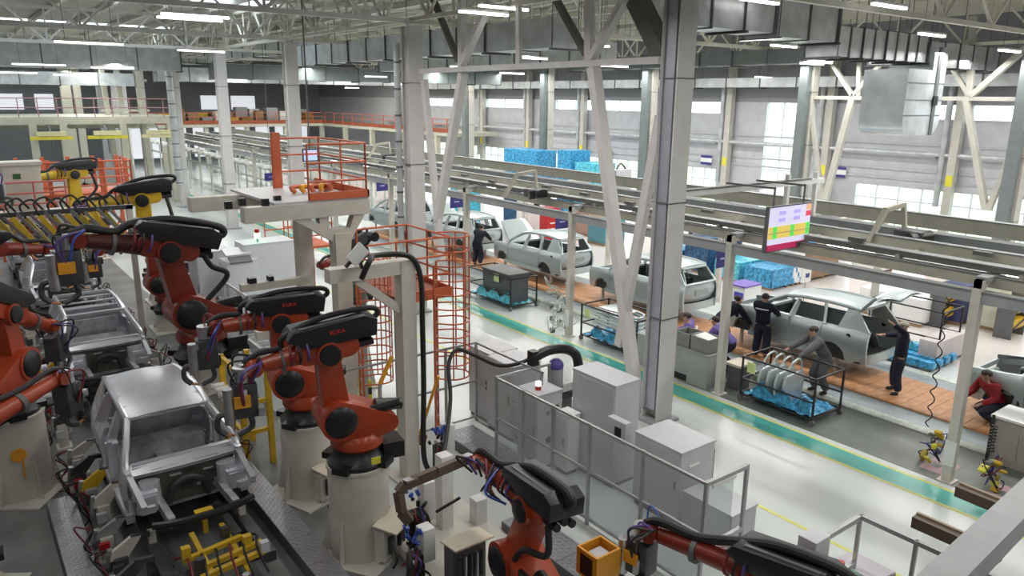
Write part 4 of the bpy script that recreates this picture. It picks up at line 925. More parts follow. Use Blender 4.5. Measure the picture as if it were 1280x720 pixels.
# ---- carts
def cart(label, x0, x1, y0, y1, h, film, extra):
    t = thing('wire_cart', label, 'cart', (x0, y0, 0))
    for x in (x0, x1):
        for y in (y0, y1):
            MB().b2((x-0.02, y-0.02, 0.12), (x+0.02, y+0.02, h)).build('upright', BLACK, t)
            MB().cyl((x-0.03, y, 0.07), (x+0.03, y, 0.07), 0.07, n=12).build('caster', DGREY, t)
    for z in (0.16, h*0.5, h):
        MB().bar((x0, y0, z), (x0, y1, z), 0.035).build('side_bar', BLACK, t); MB().bar((x1, y0, z), (x1, y1, z), 0.035).build('side_bar', BLACK, t)
        if z != h*0.5: MB().bar((x0, y0, z), (x1, y0, z), 0.035).build('end_bar', BLACK, t)
        MB().bar((x0, y1, z), (x1, y1, z), 0.035).build('end_bar', BLACK, t)
    for i in range(5):
        y = y0+(y1-y0)*(i+0.5)/5; MB().b2((x0, y-0.05, 0.14), (x1, y+0.05, 0.17)).build('deck_slat', BLACK, t)
    MB().grid(lambda u, v: V((x0+0.04+(x1-x0-0.08)*u, y0+0.05+(y1-y0-0.1)*v, 0.19+0.05*math.sin(u*23+v*9)*math.sin(v*31))), 14, 20).build('film_sheet', film, t)
    MB().grid(lambda u, v: V((x0+0.05+0.02*math.sin(v*40), y0+0.1+(y1-y0)*0.8*v, 0.2+0.4*u*(0.7+0.3*math.sin(v*17)))), 8, 20).build('film_sheet', film, t)
    MB().box((x0-0.012, y1-0.25, h*0.80), (0.01, 0.22, 0.26)).build('card', mat('lime_card', (0.62, 0.72, 0.32), 0.7), t) if extra != 2 else None
    return t
cart('black wire cart with car doors and blue film by the worker in grey', 14.62, 15.75, 8.35, 10.25, 1.10, BLUEF, 1)
cart('black wire cart with looped silver frames beside the cream post', 14.60, 15.70, 13.7, 15.95, 1.10, BLUEF, 1)
cart('black wire cart with a grey lidded bin wrapped in cyan film', 14.68, 15.80, 19.6, 22.1, 1.10, CYANF, 2)
for i in range(4):
    y = 9.85-0.22*i; x = 14.95
    t = thing('car_door', 'upright silver car door leaning in the wire cart', 'car door', (x, y, 0.2), 0, 'car doors in the wire cart')
    pts = [(0, 0), (0.9, 0.0), (0.95, 0.55), (0.0, 0.5)]
    MB().prism([(-0.25, 0.0), (0.62, 0.0), (0.66, 0.50), (0.55, 0.60), (-0.2, 0.58), (-0.28, 0.4)], (x, y, 0.20), V((1.0, 0.1, 0)), V((0, 0, 1.15)), V((0, 0.07, 0))).build('skin', mat('door_silver', (0.45, 0.50, 0.53), 0.3, 0.4) if i == 3 else PAINT, t, bevel=0.02)
    MB().tube([(x-0.2, y, 0.78), (x+0.0, y, 1.12), (x+0.3, y+0.03, 1.2), (x+0.48, y+0.05, 1.1), (x+0.56, y+0.06, 0.80)], 0.022, 6, 5).build('window_frame', PAINT, t)
    if i == 3: MB().box((x+0.4, y-0.04, 0.66), (0.15, 0.02, 0.03)).build('door_handle', PAINT, t)
for i in range(5):
    z = 0.62+0.10*i; t = thing('tube_bow', 'bowed silver tube frame stacked in the wire cart', 'frame', (15.1, 14.9, z), 0, 'stacked frames in the wire cart')
    MB().tube([(14.8, 15.6, z), (14.75, 14.9, z+0.02), (14.9, 14.3, z-0.02), (15.2, 14.1, z), (15.5, 14.4, z), (15.5, 15.5, z+0.03)], 0.035, 6, 5).build('tube', PAINT, t)
    if i == 4: MB().b2((14.85, 14.5, z+0.03), (15.45, 15.5, z+0.06)).build('cover_panel', PAINT, t, bevel=0.01)
t = thing('lidded_bin', 'dark grey bin with a lid and lime note in the cyan cart', 'bin', (15.1, 20.6, 0.2))
MB().b2((14.78, 19.8, 0.2), (15.6, 21.4, 1.15)).build('bin', mat('bin_dark', (0.085, 0.09, 0.1), 0.5), t, bevel=0.03); MB().b2((14.74, 19.76, 1.15), (15.64, 21.44, 1.22)).build('lid', DGREY, t, bevel=0.015)
MB().b2((14.735, 20.35, 0.85), (14.745, 20.65, 1.12)).build('note', mat('lime_card', (0.62, 0.72, 0.32), 0.7), t)
# bench with bins
t = thing('work_bench', 'grey sheet metal bench along the turquoise lane', 'bench', (14.4, 11.1, 0))
BN = mat('bench_grey', (0.36, 0.38, 0.37), 0.5)
MB().b2((14.42, 11.12, 0.0), (15.1, 13.5, 0.85)).build('body', BN, t, bevel=0.01)
MB().b2((14.415, 11.75, 0.03), (14.425, 12.75, 0.2)).build('toe_recess', BLACK, t); MB().b2((14.40, 11.1, 0.85), (15.12, 13.52, 0.88)).build('top', BN, t)
for i, (y0, y1, m, l) in enumerate([(11.2, 11.75, BN, 'open grey bin holding white sheets on the bench'), (11.8, 12.3, BN, 'open grey bin next to the white sheets on the bench')]):
    b = thing('open_bin', l, 'bin', (14.6, y0, 0.88))
    MB().b2((14.5, y0, 0.88), (14.53, y1, 1.25)).b2((15.0, y0, 0.88), (15.03, y1, 1.25)).b2((14.53, y0, 0.88), (15.0, y0+0.03, 1.25)).b2((14.53, y1-0.03, 0.88), (15.0, y1, 1.25)).b2((14.53, y0, 0.88), (15.0, y1, 0.9)).build('walls', mat('bin_grey', (0.22, 0.23, 0.22), 0.5), b)
    if i == 0: MB().box((14.77, y0+0.3, 1.22), (0.42, 0.4, 0.03), Matrix.Rotation(0.15, 3, 'X')).build('sheet', PAPER, b)
tag(MB().box((14.46, 12.9, 1.05), (0.02, 0.7, 0.34), Matrix.Rotation(-0.12, 3, 'Y')).build('paper_board', PAPER), 'white paper board standing on the grey bench', 'board')
t = thing('step_stool', 'dark parts stool beside the cream conveyor post', 'stool', (15.2, 10.9, 0))
MB().b2((14.95, 10.55, 0.62), (15.5, 11.0, 0.68)).build('top', mat('hood_beige', (0.66, 0.58, 0.47)), t); MB().b2((15.0, 10.6, 0.0), (15.45, 10.95, 0.62)).build('body', DGREY, t)
# cable drag chains heaped on the floor
for i in range(10):
    p = PZ(690+(i % 3)*9, 370+i*5, 0.05); t = thing('wire_coil', 'loose coil of pale wire ties heaped by the cream post', 'wire coil', p, 0, 'wire coils by the post')
    r = random.Random(i); MB().tube([p+V((r.uniform(-.3, .3), r.uniform(-.3, .3), r.uniform(0.0, .7))) for _ in range(7)], 0.02, 5, 4).build('wire', CHEQ, t); MB().box(p+V((0.1, 0.1, 0.02)), (0.14, 0.1, 0.14)).build('clip', DGREY, t)
# signs
def sign(label, x, y, X, w=0.42, h=0.5, pole=None):
    p = PX(x, y, X); t = thing('station_sign', label, 'sign', (p.x, p.y, p.z), 0)
    MB().b2((p.x-w/2, p.y, p.z-h/2), (p.x+w/2, p.y+0.03, p.z+h/2)).build('panel', NAVYS, t)
    MB().b2((p.x-w*0.2, p.y-0.004, p.z-0.03), (p.x+w*0.2, p.y, p.z+0.02)).build('small_print', mat('pale_print', (0.5, 0.5, 0.75), 0.6), t)
    zt = pole or 3.8
    MB().cyl((p.x, p.y+0.02, min(p.z+h/2, zt)), (p.x, p.y+0.02, max(zt, p.z+h/2)), 0.015, n=6).build('hanger_rod', DGREY, t)
sign('navy hanging station sign beside the cream post at the bench', 903, 323, 16.3); sign('navy hanging station sign next to the red cabinet', 703, 277, 17.5, 0.6, 0.5)
sign('navy hanging station sign by the blue-wrapped bundle', 571, 252, 16.4, 0.6, 0.5); sign('navy hanging station sign far down the lane', 478, 232, 16.4, 0.6, 0.5); sign('navy hanging station sign beyond the gantry deck', 339, 221, 14.0, 0.7, 0.4, RZ)
for x, y, l in ((1048, 215, 'white wall sign with two blue bands right of the tall window'), (883, 200, 'white wall sign with two blue bands left of the tall window'), (1267, 237, 'white wall sign with two blue bands at the wall end'), (760, 192, 'small white wall sign with two blue bands behind the brace')):
    p = PX(x, y, 37.85); t = thing('wall_sign', l, 'sign', p)
    MB().b2((37.84, p.y-0.42, p.z-0.26), (37.88, p.y+0.42, p.z+0.26)).build('panel', PAPER, t)
    for s in (-1, 1): MB().b2((37.83, p.y-0.42, p.z+s*0.2-0.07), (37.84, p.y+0.42, p.z+s*0.2+0.07)).build('band', NAVYS, t)
p = PX(452, 190, 34); 
# ---- stock beyond the line: wrapped stacks, cabinets, boxes
def crate(name, label, x, y, X, w, d, h, m, cat, z0=0.0, film=None, band=None):
    """box-like stock whose floor point shows at (x, y) in the photograph when X is None"""
    p = PZ(x, y, 0) if X is None else PX(x, y, X)
    t = thing(name, label, cat, (p.x, p.y, z0))
    MB().b2((p.x, p.y, z0+0.1), (p.x+w, p.y+d, z0+h)).build('body', m, t, bevel=0.025)
    for i in range(3): MB().b2((p.x+w*i/2.2, p.y, z0), (p.x+w*i/2.2+0.1, p.y+d, z0+0.1)).build('runner', BROWN, t)
    if film:
        MB().grid(lambda u, v: V((p.x-0.02-0.02*math.sin(v*30+u*7), p.y+d*v, z0+0.1+(h-0.1)*u)), 8, 14).grid(lambda u, v: V((p.x+w*v, p.y-0.02-0.02*math.sin(v*30+u*7), z0+0.1+(h-0.1)*u)), 8, 14).build('film_wrap', film, t)
    return t
crate('wrapped_stack', 'dark blue-wrapped tall stack beside the white rack', 652, 292, None, 1.6, 1.6, 2.6, BLUED, 'stack', film=BLUED)
for x0, x1, yt, l, m in ((630, 672, 187, 'bright blue-wrapped stack under the far windows left of the slim post', BLUEF), (697, 714, 188, 'bright blue-wrapped stack beyond the warm column', BLUEF), (719, 745, 204, 'low cyan-wrapped stack in front of the far windows', CYANF)):
    a, b = PX(x1, yt, 31), PX(x0, yt, 31)
    crate('wrapped_stack', l, x1, yt, 31, 1.6, b.y-a.y, (a.z+b.z)/2, m, 'stack', film=m)
crate('wrapped_stack', 'blue-wrapped bundle standing behind the portal brace leg', 578, 284, None, 1.2, 1.2, 2.2, CYANF, 'stack', film=CYANF)
for i, (x, y, m, l) in enumerate([(868, 345, BLUEF, 'low heap of blue film and parts behind the half hidden car'), (905, 352, BLUED, 'low heap of dark parts in blue film by the purple sign'), (945, 362, CYANF, 'low cyan-wrapped parts rack behind the cream post'), (985, 372, BLUEF, 'low blue-wrapped parts rack near the brown crate'), (1040, 335, BLUEF, 'blue-wrapped parts under the conveyor rails')]):
    crate('parts_rack', l, x-22, y-8, None, 2.2, 1.2, 0.8 if i != 1 else 1.5, m, 'parts rack', film=m)
r5 = random.Random(5)
for i in range(16):
    p = PZ(866+r5.uniform(0, 45), 345-r5.uniform(4, 12), 0)
    tag(MB().box((p.x+0.3, p.y+0.4, 0.9+r5.uniform(0, 0.7)), (0.5, 0.35, 0.22), Matrix.Rotation(r5.uniform(0, 3), 3, 'Z')).build('packed_part', [PAPER, BLUEF, DGREY, LGREY][i % 4], bevel=0.03), 'small packed part heaped among blue film behind the half hidden car', 'part', 'packed parts in the blue heap')
t = thing('tool_cabinet', 'red tool cabinet with white handles behind the bonnet-up car', 'cabinet', PZ(691, 303, 0))
p = PZ(691, 303, 0); MB().b2((p.x-0.4, p.y, 0), (p.x+0.45, p.y+0.6, 1.75)).build('body', RED, t, bevel=0.015)
for z in (1.5, 0.95): MB().b2((p.x-0.2, p.y-0.02, z), (p.x+0.1, p.y, z+0.06)).build('handle', PAPER, t)
t = thing('white_rack', 'white locker with a dark window left of the red cabinet', 'locker', PZ(672, 298, 0))
p = PZ(676, 298, 0); MB().b2((p.x-0.9, p.y+0.3, 0), (p.x+0.5, p.y+0.9, 2.3)).build('body', WHITEP, t); MB().b2((p.x-0.25, p.y+0.28, 1.4), (p.x+0.1, p.y+0.3, 1.9)).build('pane', BLACK, t)
for x in (-1.4, -0.9): MB().cyl((p.x+x, p.y, 0), (p.x+x, p.y, 2.2), 0.05).build('post', WHITEP, t)
crate('crate', 'brown wooden crate next to the white refrigerator', 975, 348, None, 1.4, 1.0, 1.35, BROWN, 'crate')
crate('white_cabinet', 'white upright cabinet between the brown crates', 990, 358, None, 0.7, 0.7, 1.5, WHITEP, 'cabinet')
crate('crate', 'stacked brown cartons behind the white cabinet', 1012, 352, None, 2.0, 1.1, 1.2, BROWN, 'crate')
crate('crate', 'salmon carton rack behind the brace legs', 735, 296, None, 1.6, 1.6, 1.5, mat('salmon', (0.45, 0.30, 0.24), 0.7), 'crate')
crate('crate', 'teal parts bin below the brace leg', 755, 308, None, 1.4, 1.2, 1.2, mat('teal', (0.08, 0.25, 0.30), 0.5), 'bin')
crate('crate', 'brown carton beside the massive column', 880, 330, None, 1.2, 1.0, 1.3, mat('brown_dark', (0.14, 0.08, 0.06), 0.7), 'crate')
crate('flat_crate', 'long pale crate with a tan side panel beside the worker lifting the tailgate', 1168, 462, None, 1.9, 0.5, 0.75, mat('pale_crate', (0.55, 0.50, 0.50), 0.6), 'crate')
for i, (x, y, l) in enumerate([(1105, 398, 'white panel stack behind the raised tailgate'), (1150, 410, 'white panel stack next to the yellow tool rack'), (1185, 350, 'white wrapped board bundle under the conveyor'), (1090, 345, 'white wrapped board bundle behind the hoist')]):
    crate('panel_stack', l, x, y, None, 1.7, 0.95, 0.9, WHITEP, 'panel stack')
for i, (x, y, l) in enumerate([(1178, 405, 'yellow tool rack with dark straps behind the white panels'), (1262, 420, 'yellow tool rack at the end of the line beside the red case')]):
    p = PZ(x, y, 0); t = thing('tool_rack', l, 'tool rack', p)
    for z in (0.3, 0.8): MB().b2((p.x-0.45, p.y-0.2, z), (p.x+0.45, p.y+0.3, z+0.3)).build('drawer', YEL, t, bevel=0.05); MB().bar((p.x-0.45, p.y-0.22, z+0.05), (p.x+0.4, p.y-0.22, z+0.28), 0.02, 0.06).build('strap', BLACK, t)
    MB().b2((p.x-0.5, p.y-0.2, 0), (p.x-0.45, p.y+0.3, 1.3)).build('side', DGREY, t); MB().b2((p.x+0.45, p.y-0.2, 0), (p.x+0.5, p.y+0.3, 1.3)).build('side', DGREY, t)
crate('blue_case', 'dark blue padded case beside the yellow tool rack', 1200, 408, None, 1.0, 0.8, 1.3, mat('blue_case_m', (0.05, 0.06, 0.16), 0.6), 'case')
crate('red_case', 'red upright case at the far end of the line', 1268, 410, None, 0.5, 0.5, 1.5, RED, 'case'); crate('tall_box', 'cream tall box next to the red case', 1245, 415, None, 0.8, 0.6, 1.6, mat('cream_box', (0.62, 0.64, 0.52), 0.6), 'box')
cart('black wire cart with blue slats beside the worker in navy', 21.0, 22.2, 8.6, 10.6, 1.5, CYANF, 2)
t = thing('blue_pallet', 'low pallet wrapped in bright blue film behind the standing worker', 'pallet', PZ(1150, 452, 0))
p = PZ(1140, 452, 0)
for i in range(4): MB().b2((p.x-0.6+0.4*i, p.y-0.8, 0.1), (p.x-0.35+0.4*i, p.y+0.9, 0.3)).build('beam', BLUEF, t, bevel=0.03)
MB().b2((p.x-0.6, p.y-0.7, 0), (p.x+0.9, p.y-0.5, 0.1)).b2((p.x-0.6, p.y+0.6, 0), (p.x+0.9, p.y+0.8, 0.1)).build('runner', DGREY, t)
t = thing('service_trolley', 'white service trolley with violet drawers right of the half hidden car', 'trolley', PZ(930, 390, 0))
p = PZ(928, 392, 0); MB().b2((p.x-0.4, p.y-0.3, 0.1), (p.x+0.5, p.y+0.4, 1.0)).build('body', WHITEP, t); MB().b2((p.x-0.42, p.y-0.32, 1.0), (p.x+0.52, p.y+0.42, 1.05)).build('top', mat('violet_top', (0.16, 0.10, 0.45), 0.5), t)
for z in (0.62, 0.3): MB().b2((p.x-0.41, p.y-0.25, z), (p.x-0.4, p.y+0.1, z+0.2)).build('drawer', mat('violet_drawer', (0.08, 0.08, 0.50), 0.5), t)
for dx in (-0.3, 0.4):
    for dy in (-0.2, 0.3): MB().cyl((p.x+dx-0.03, p.y+dy, 0.05), (p.x+dx+0.03, p.y+dy, 0.05), 0.05, n=10).build('caster', DGREY, t)
p = PZ(1002, 395, 0); t = thing('info_stand', 'white card stand with a blue emblem behind the car roof', 'stand', p)
MB().cyl(p, p+V((0, 0, 1.2)), 0.02).box(p+V((0, 0, 0.02)), (0.3, 0.3, 0.03)).build('pole', GREY, t); MB().box(p+V((0, 0, 1.42)), (0.52, 0.05, 0.48)).build('card', PAPER, t); MB().box(p+V((0.05, -0.03, 1.4)), (0.2, 0.01, 0.14)).build('emblem', NAVYS, t)
# console and cable robots at the right edge
p = PZ(1262, 600, 0); t = thing('console', 'beige console with a plastic-covered top at the lane end', 'console', p)
q = PZ(1232, 575, 0)
MB().b2((q.x, q.y-2.6, 0), (q.x+0.75, q.y, 0.95)).build('body', mat('console_beige', (0.40, 0.36, 0.32), 0.5), t, bevel=0.01); MB().b2((q.x-0.05, q.y-2.6, 0.95), (q.x+0.8, q.y+0.03, 1.0)).build('top', WHITEP, t); MB().b2((q.x-0.06, q.y-0.05, 0), (q.x-0.02, q.y+0.0, 1.0)).build('corner_post', BLACK, t)
for i in range(6): MB().b2((q.x-0.012, q.y-2.4+0.38*i, 0.15), (q.x, q.y-2.08+0.38*i, 0.85)).build('door', mat('console_beige', (0.40, 0.36, 0.32), 0.5), t)
for i, (x, y, l) in enumerate([(1160, 578, 'yellow small spring hoist tangled in cables beside the cream post'), (1238, 612, 'yellow small hook block lying by the console')]):
    p = PZ(x, y, 0); t = thing('spring_hoist', l, 'hoist', p)
    rr = random.Random(40+i)
    for j in range(9): MB().box(p+V((rr.uniform(-.2, .25), rr.uniform(-.15, .15), 0.05+0.075*j)), (rr.uniform(.06, .24), rr.uniform(.05, .14), rr.uniform(.04, .1)), Matrix.Rotation(rr.uniform(-1, 1), 3, 'Y')).build('hook_block', [YEL, YELB, mat('olive_yellow', (0.35, 0.27, 0.03), 0.45), DGREY][j % 4], t, bevel=0.01)
    for j in range(5): MB().tube([p+V((rr.uniform(-.2, .2), rr.uniform(-.2, .2), rr.uniform(.02, .7))) for _ in range(4)], 0.013, 5, 4).build('loose_cable', [BLACK, NAVYS, MAROON][j % 3], t)
    MB().grid(lambda u, v: p+V((-0.35+0.7*u, -0.5+0.5*v, 0.01+0.05*math.sin(u*9)*math.sin(v*7)**2)), 10, 8).build('pink_film', mat('pink_film', (0.42, 0.28, 0.31), 0.5), t)
    zt = 3.55 if i == 0 else 1.3
    MB().tube([p+V((-0.08+0.05*math.cos(a*0.9), 0.08+0.05*math.sin(a*0.9), 0.75+(zt-0.75)*a/60)) for a in range(61)], 0.013, 5, 1, smooth=False).build('coiled_cable', BLACK, t)
# ---- tailgate mechanic's and other people follow in the people section
# far mezzanine, far frames
t = thing('mezzanine', 'far mezzanine with orange edge and clutter before the end wall', 'mezzanine', (14, 78, 0))
FASC = mat('fascia_cream', (0.55, 0.54, 0.45), 0.5)
MB().b2((12, 78, 3.9), (35, 88, 4.2)).build('deck', FASC, t); MB().b2((33.2, 52, 3.9), (37.5, 78, 4.2)).build('deck', FASC, t)
MB().b2((12, 77.94, 4.2), (33.2, 78.0, 4.55)).b2((33.14, 52, 4.2), (33.2, 78, 4.5)).build('toe_board', mat('rust_board', (0.32, 0.08, 0.03), 0.6), t)
for z in (4.9, 5.3): MB().bar((12, 77.9, z), (33.2, 77.9, z), 0.05).bar((33.1, 77.9, z), (33.1, 52, z), 0.05).build('hand_rail', RAIL, t)
for i in range(11): MB().b2((12+2*i, 77.88, 4.2), (12.06+2*i, 77.94, 5.3)).build('rail_post', RAIL, t)
for i in range(12): MB().b2((33.08, 53+2.2*i, 4.2), (33.14, 53.06+2.2*i, 5.3)).build('rail_post', RAIL, t)
for i in range(6): MB().b2((13+4*i, 78.3, 0), (13.4+4*i, 78.7, 3.9)).build('column', FASC, t)
for i in range(4): MB().b2((33.3, 55+6*i, 0), (33.7, 55.4+6*i, 3.9)).build('column', FASC, t)
r6 = random.Random(11)
for i in range(24):
    x = 17.6+1.3*(i % 12); h = r6.uniform(0.5, 1.6)
    tag(MB().box((x, 79.2+1.6*(i//12), 4.2+h/2), (r6.uniform(0.7, 1.2), 1.0, h)).build('stored_case', [YEL, mat('ochre', (0.30, 0.16, 0.03), 0.6), BROWN, GREY, PAPER][i % 5], bevel=0.04), 'stored case among the clutter on the far mezzanine', 'case', 'cases on the far mezzanine')
for i, (x0, x1) in enumerate(((4.5, 7.2), (8.2, 9.8), (24, 26.5), (27.3, 30))):
    wn += 1; struct('window_%d' % wn, MB().b2((x0, 89.9, 5.4), (x1, 89.99, 6.9)), mat('lit_far_pane', (0.80, 0.82, 0.88), 0.4, var=0, emit=0.75))
# bright far partition with lit openings under the mezzanine
for i in range(9):
    wn += 1; x = 15+2.2*i; struct('window_%d' % wn, MB().b2((x, 84.9, 0.6), (x+1.5, 85.0, 3.6)), mat('lit_far_pane', (0.80, 0.82, 0.88), 0.4, var=0, emit=0.75))
# rows of pale far lines (body stores) left of the lane
for j in range(5):
    t = thing('far_line', ['far pale conveyor line nearest the lane columns', 'second far pale conveyor line', 'third far pale conveyor line', 'fourth far pale conveyor line', 'far pale conveyor line next to the painted car line'][j], 'conveyor', (14.8+2.6*j, 40, 0))
    x = 15.0+2.4*j
    for z in (2.2, 2.9): MB().b2((x-0.06, 38 if j else 40, z-0.06), (x+0.06, 76, z+0.06)).build('rail', CHEQ, t)
    for i in range(12): MB().b2((x-0.05, 40+3*i, 0), (x+0.05, 40.1+3*i, 2.9)).build('post', CHEQ, t)
    for i in range(24): MB().b2((x-0.4, 40+1.5*i, 2.95), (x+0.4, 40.5+1.5*i, 3.1)).build('carrier', PAPER, t)
# ================================================================ GANTRY, LADDERS, FENCES, CABINETS (centre)
# inverted L gantry post with hose
t = thing('gantry_post', 'tall pale square post with a knee-braced arm and black hose', 'gantry', (6.30, 11.55, 0))
MB().b2((6.16, 11.41, 0), (6.44, 11.69, 4.2)).build('post', CREAM, t); MB().b2((5.96, 11.2, 0), (6.64, 11.9, 0.04)).build('base_plate', CREAM, t)
MB().b2((4.85, 11.43, 3.98), (6.44, 11.67, 4.22)).build('arm', CREAM, t); MB().bar((5.35, 11.55, 3.98), (6.2, 11.55, 3.3), 0.14, 0.14).build('knee_brace', CREAM, t)
MB().tube([PX(452, 348, 5.2), PX(462, 326, 5.3), (5.7, 11.5, 4.36), (6.3, 11.4, 4.30), (6.52, 11.38, 3.9), (6.53, 11.36, 3.0), (6.53, 11.36, 1.8), (6.50, 11.36, 0.5), (6.6, 11.3, 0.06)], 0.05, 8, 6).build('hose', RUBBER, t)
q = PX(447, 318, 5.3)
pd = thing('teach_panel', 'tilted white panel on a black arm at the top of the pale post', 'panel', q)
MB().box(q, (0.34, 0.05, 0.24), Matrix.Rotation(-0.75, 3, 'Y')).build('panel', WHITEP, pd); MB().bar(q+V((-0.2, 0.05, -0.2)), q+V((0.3, 0.05, 0.26)), 0.05).build('arm', BLACK, pd); MB().cyl(q+V((0.3, -0.06, 0.27)), q+V((0.3, 0.1, 0.27)), 0.08).build('joint', BLACK, pd); MB().bar(q+V((0.05, 0.06, -0.1)), V((q.x+0.1, q.y+0.06, 4.2)), 0.05).build('bracket', BLACK, pd)
# T gantry with deck
Yg = 14.5
t = thing('gantry', 'pale T-shaped gantry carrying a grey deck with orange toe board', 'gantry', (6.4, Yg, 0))
MB().b2((6.24, Yg-0.16, 0), (6.58, Yg+0.16, 4.25)).build('post', CREAM, t); MB().b2((6.05, Yg-0.35, 0), (6.75, Yg+0.35, 0.04)).build('base_plate', CREAM, t)
MB().b2((4.45, Yg-0.14, 4.62), (7.05, Yg+0.14, 4.92)).build('beam', CREAM, t)
MB().prism([(4.9, 4.62), (5.4, 4.62), (6.2, 4.1), (6.25, 3.6), (6.57, 3.6), (6.62, 4.1), (6.95, 4.62), (6.7, 4.62), (6.6, 4.35), (6.2, 4.35), (5.7, 4.62)], (0, Yg, 0), V((1, 0, 0)), V((0, 0, 1)), V((0, 0.22, 0))).build('fork', CREAM, t)
MB().b2((5.95, Yg-0.1, 4.25), (6.15, Yg+0.1, 4.62)).build('stub', CREAM, t)
MB().b2((4.0, 16.4, 4.62), (7.0, 16.7, 4.92)).build('beam', CREAM, t); MB().b2((6.24, 16.4, 0), (6.58, 16.7, 4.62)).build('post', CREAM, t)
for i in range(4): MB().box((4.2+0.35*i, Yg+0.3*(i % 2), 4.99), (0.13, 0.1, 0.14)).build('sensor', BLACK, t)
MB().b2((5.05, Yg-0.1, 4.92), (7.05, 17.2, 4.97)).build('deck', LGREY, t)
MB().b2((5.75, Yg-0.14, 4.97), (7.05, Yg-0.1, 5.12)).b2((7.01, Yg-0.14, 4.97), (7.05, 17.2, 5.12)).build('toe_board', RAIL, t)
def railing(name_parent, pts, z0, h, n=3, m=RAIL, r=0.022):
    for k in range(1, n+1):
        for a, b in zip(pts[:-1], pts[1:]): MB().cyl((a[0], a[1], z0+h*k/n), (b[0], b[1], z0+h*k/n), r, n=8).build('hand_rail', m, name_parent)
    for a, b in zip(pts[:-1], pts[1:]):
        L = math.hypot(b[0]-a[0], b[1]-a[1]); q = max(1, round(L/1.0))
        for i in range(q+1): MB().cyl((a[0]+(b[0]-a[0])*i/q, a[1]+(b[1]-a[1])*i/q, z0), (a[0]+(b[0]-a[0])*i/q, a[1]+(b[1]-a[1])*i/q, z0+h), r, n=8).build('rail_post', m, name_parent)
railing(t, [(5.75, Yg-0.1), (7.0, Yg-0.1), (7.0, 16.8), (5.9, 16.8)], 4.97, 1.1)
MB().b2((5.92, 16.78, 4.97), (6.10, 16.86, 6.2)).build('switch_column', RAIL, t)
for i in range(5): MB().tube([(5.9+0.2*i, 15.5, 5.0), (5.9+0.2*i, 15.6, 5.12), (6.9, 15.9+0.1*i, 5.02)], 0.05, 6, 4).build('hose_roll', AMBER if i % 2 else RAIL, t)
# lower arms of the gantry (roller arms)
for i, z in enumerate((2.05, 1.4, 2.9)):
    y = Yg+0.6+0.4*i
    MB().b2((4.75, y, z), (6.3, y+0.2, z+0.16)).build('side_arm', CREAM, t); MB().box((5.0, y+0.1, z+0.22), (0.16, 0.16, 0.12)).build('sensor', BLACK, t); MB().box((5.4, y+0.1, z+0.22), (0.1, 0.2, 0.1)).build('sensor', BLACK, t)
for i, (x, y, l) in enumerate([(5.55, 16.9, 'white roller table beside the T-shaped gantry foot'), (6.9, 18.0, 'white roller table between the gantry and the white cabinets')]):
    rt = thing('roller_table', l, 'roller table', (x, y, 0))
    for dx in (0, 1.1):
        MB().b2((x+dx-0.05, y, 0.95), (x+dx+0.05, y+2.0, 1.08)).build('side_rail', WHITE, rt)
        for dy in (0.1, 1.9): MB().b2((x+dx-0.04, y+dy-0.04, 0), (x+dx+0.04, y+dy+0.04, 0.95)).build('leg', WHITE, rt)
    for j in range(8): MB().cyl((x+0.05, y+0.15+0.24*j, 1.02), (x+1.05, y+0.15+0.24*j, 1.02), 0.05, n=10).build('roller', LGREY if j % 2 else WHITE, rt)
    MB().bar((x, y+0.1, 0.1), (x, y+1.9, 0.9), 0.05).build('brace', WHITE, rt)
# ladder cages and platforms
def cage(label, cx, cy, z0, z1, face, r=0.36, hoops=9):
    t = thing('ladder_cage', label, 'ladder', (cx, cy, 0)); d = V((math.cos(face), math.sin(face), 0)); s = V((-d.y, d.x, 0)); o = V((cx, cy, 0))
    for k in (-1, 1): MB().bar(o+s*0.24*k, o+s*0.24*k+V((0, 0, z1+0.3)), 0.05, 0.03).build('stile', RAIL, t)
    for i in range(int(z1/0.3)): MB().cyl(o-s*0.24+V((0, 0, 0.3+0.3*i)), o+s*0.24+V((0, 0, 0.3+0.3*i)), 0.011, n=6).build('rung', GREY, t)
    for i in range(hoops):
        z = z0+(z1+0.9-z0)*i/(hoops-1)
        pts = [o+s*0.26]+[o+d*(0.36+r*math.sin(a))+s*r*math.cos(a) for a in [math.pi*j/10-0.15 for j in range(12)]]+[o-s*0.26]
        MB().tube([p+V((0, 0, z)) for p in pts], 0.016, 6, 1, smooth=False).build('hoop', RAIL, t)
    for a in (0.1, 0.8, 1.57, 2.34, 3.04):
        p = o+d*(0.36+r*math.sin(a))+s*r*math.cos(a); MB().bar(p+V((0, 0, z0)), p+V((0, 0, z1+0.9)), 0.035, 0.012).build('strap', RAIL, t)
    return t
cage('orange caged ladder standing by the yellow floor line', 7.78, 12.98, 1.3, 3.40, -0.65, 0.34, 11)
cage('orange caged ladder behind the robots below the tilted panel', 6.42, 13.75, 1.2, 2.95, -0.3, 0.30, 9)
t = thing('access_platform', 'orange railed access platform between the two caged ladders', 'platform', (7.5, 13.6, 0))
MB().b2((6.95, 13.1, 2.98), (8.2, 14.9, 3.06)).build('deck', mat('deck_red', (0.25, 0.07, 0.04), 0.6), t); MB().b2((6.93, 13.06, 2.92), (8.24, 13.1, 3.14)).b2((8.2, 13.1, 2.92), (8.24, 14.9, 3.14)).build('toe_board', RAIL, t)
railing(t, [(6.97, 13.1), (8.2, 13.1), (8.2, 14.9), (6.97, 14.9)], 3.05, 1.15, 3)
for x, y in ((7.0, 13.2), (8.1, 14.8), (7.0, 14.8)): MB().b2((x-0.05, y-0.05, 0), (x+0.05, y+0.05, 2.98)).build('leg', GREY, t)
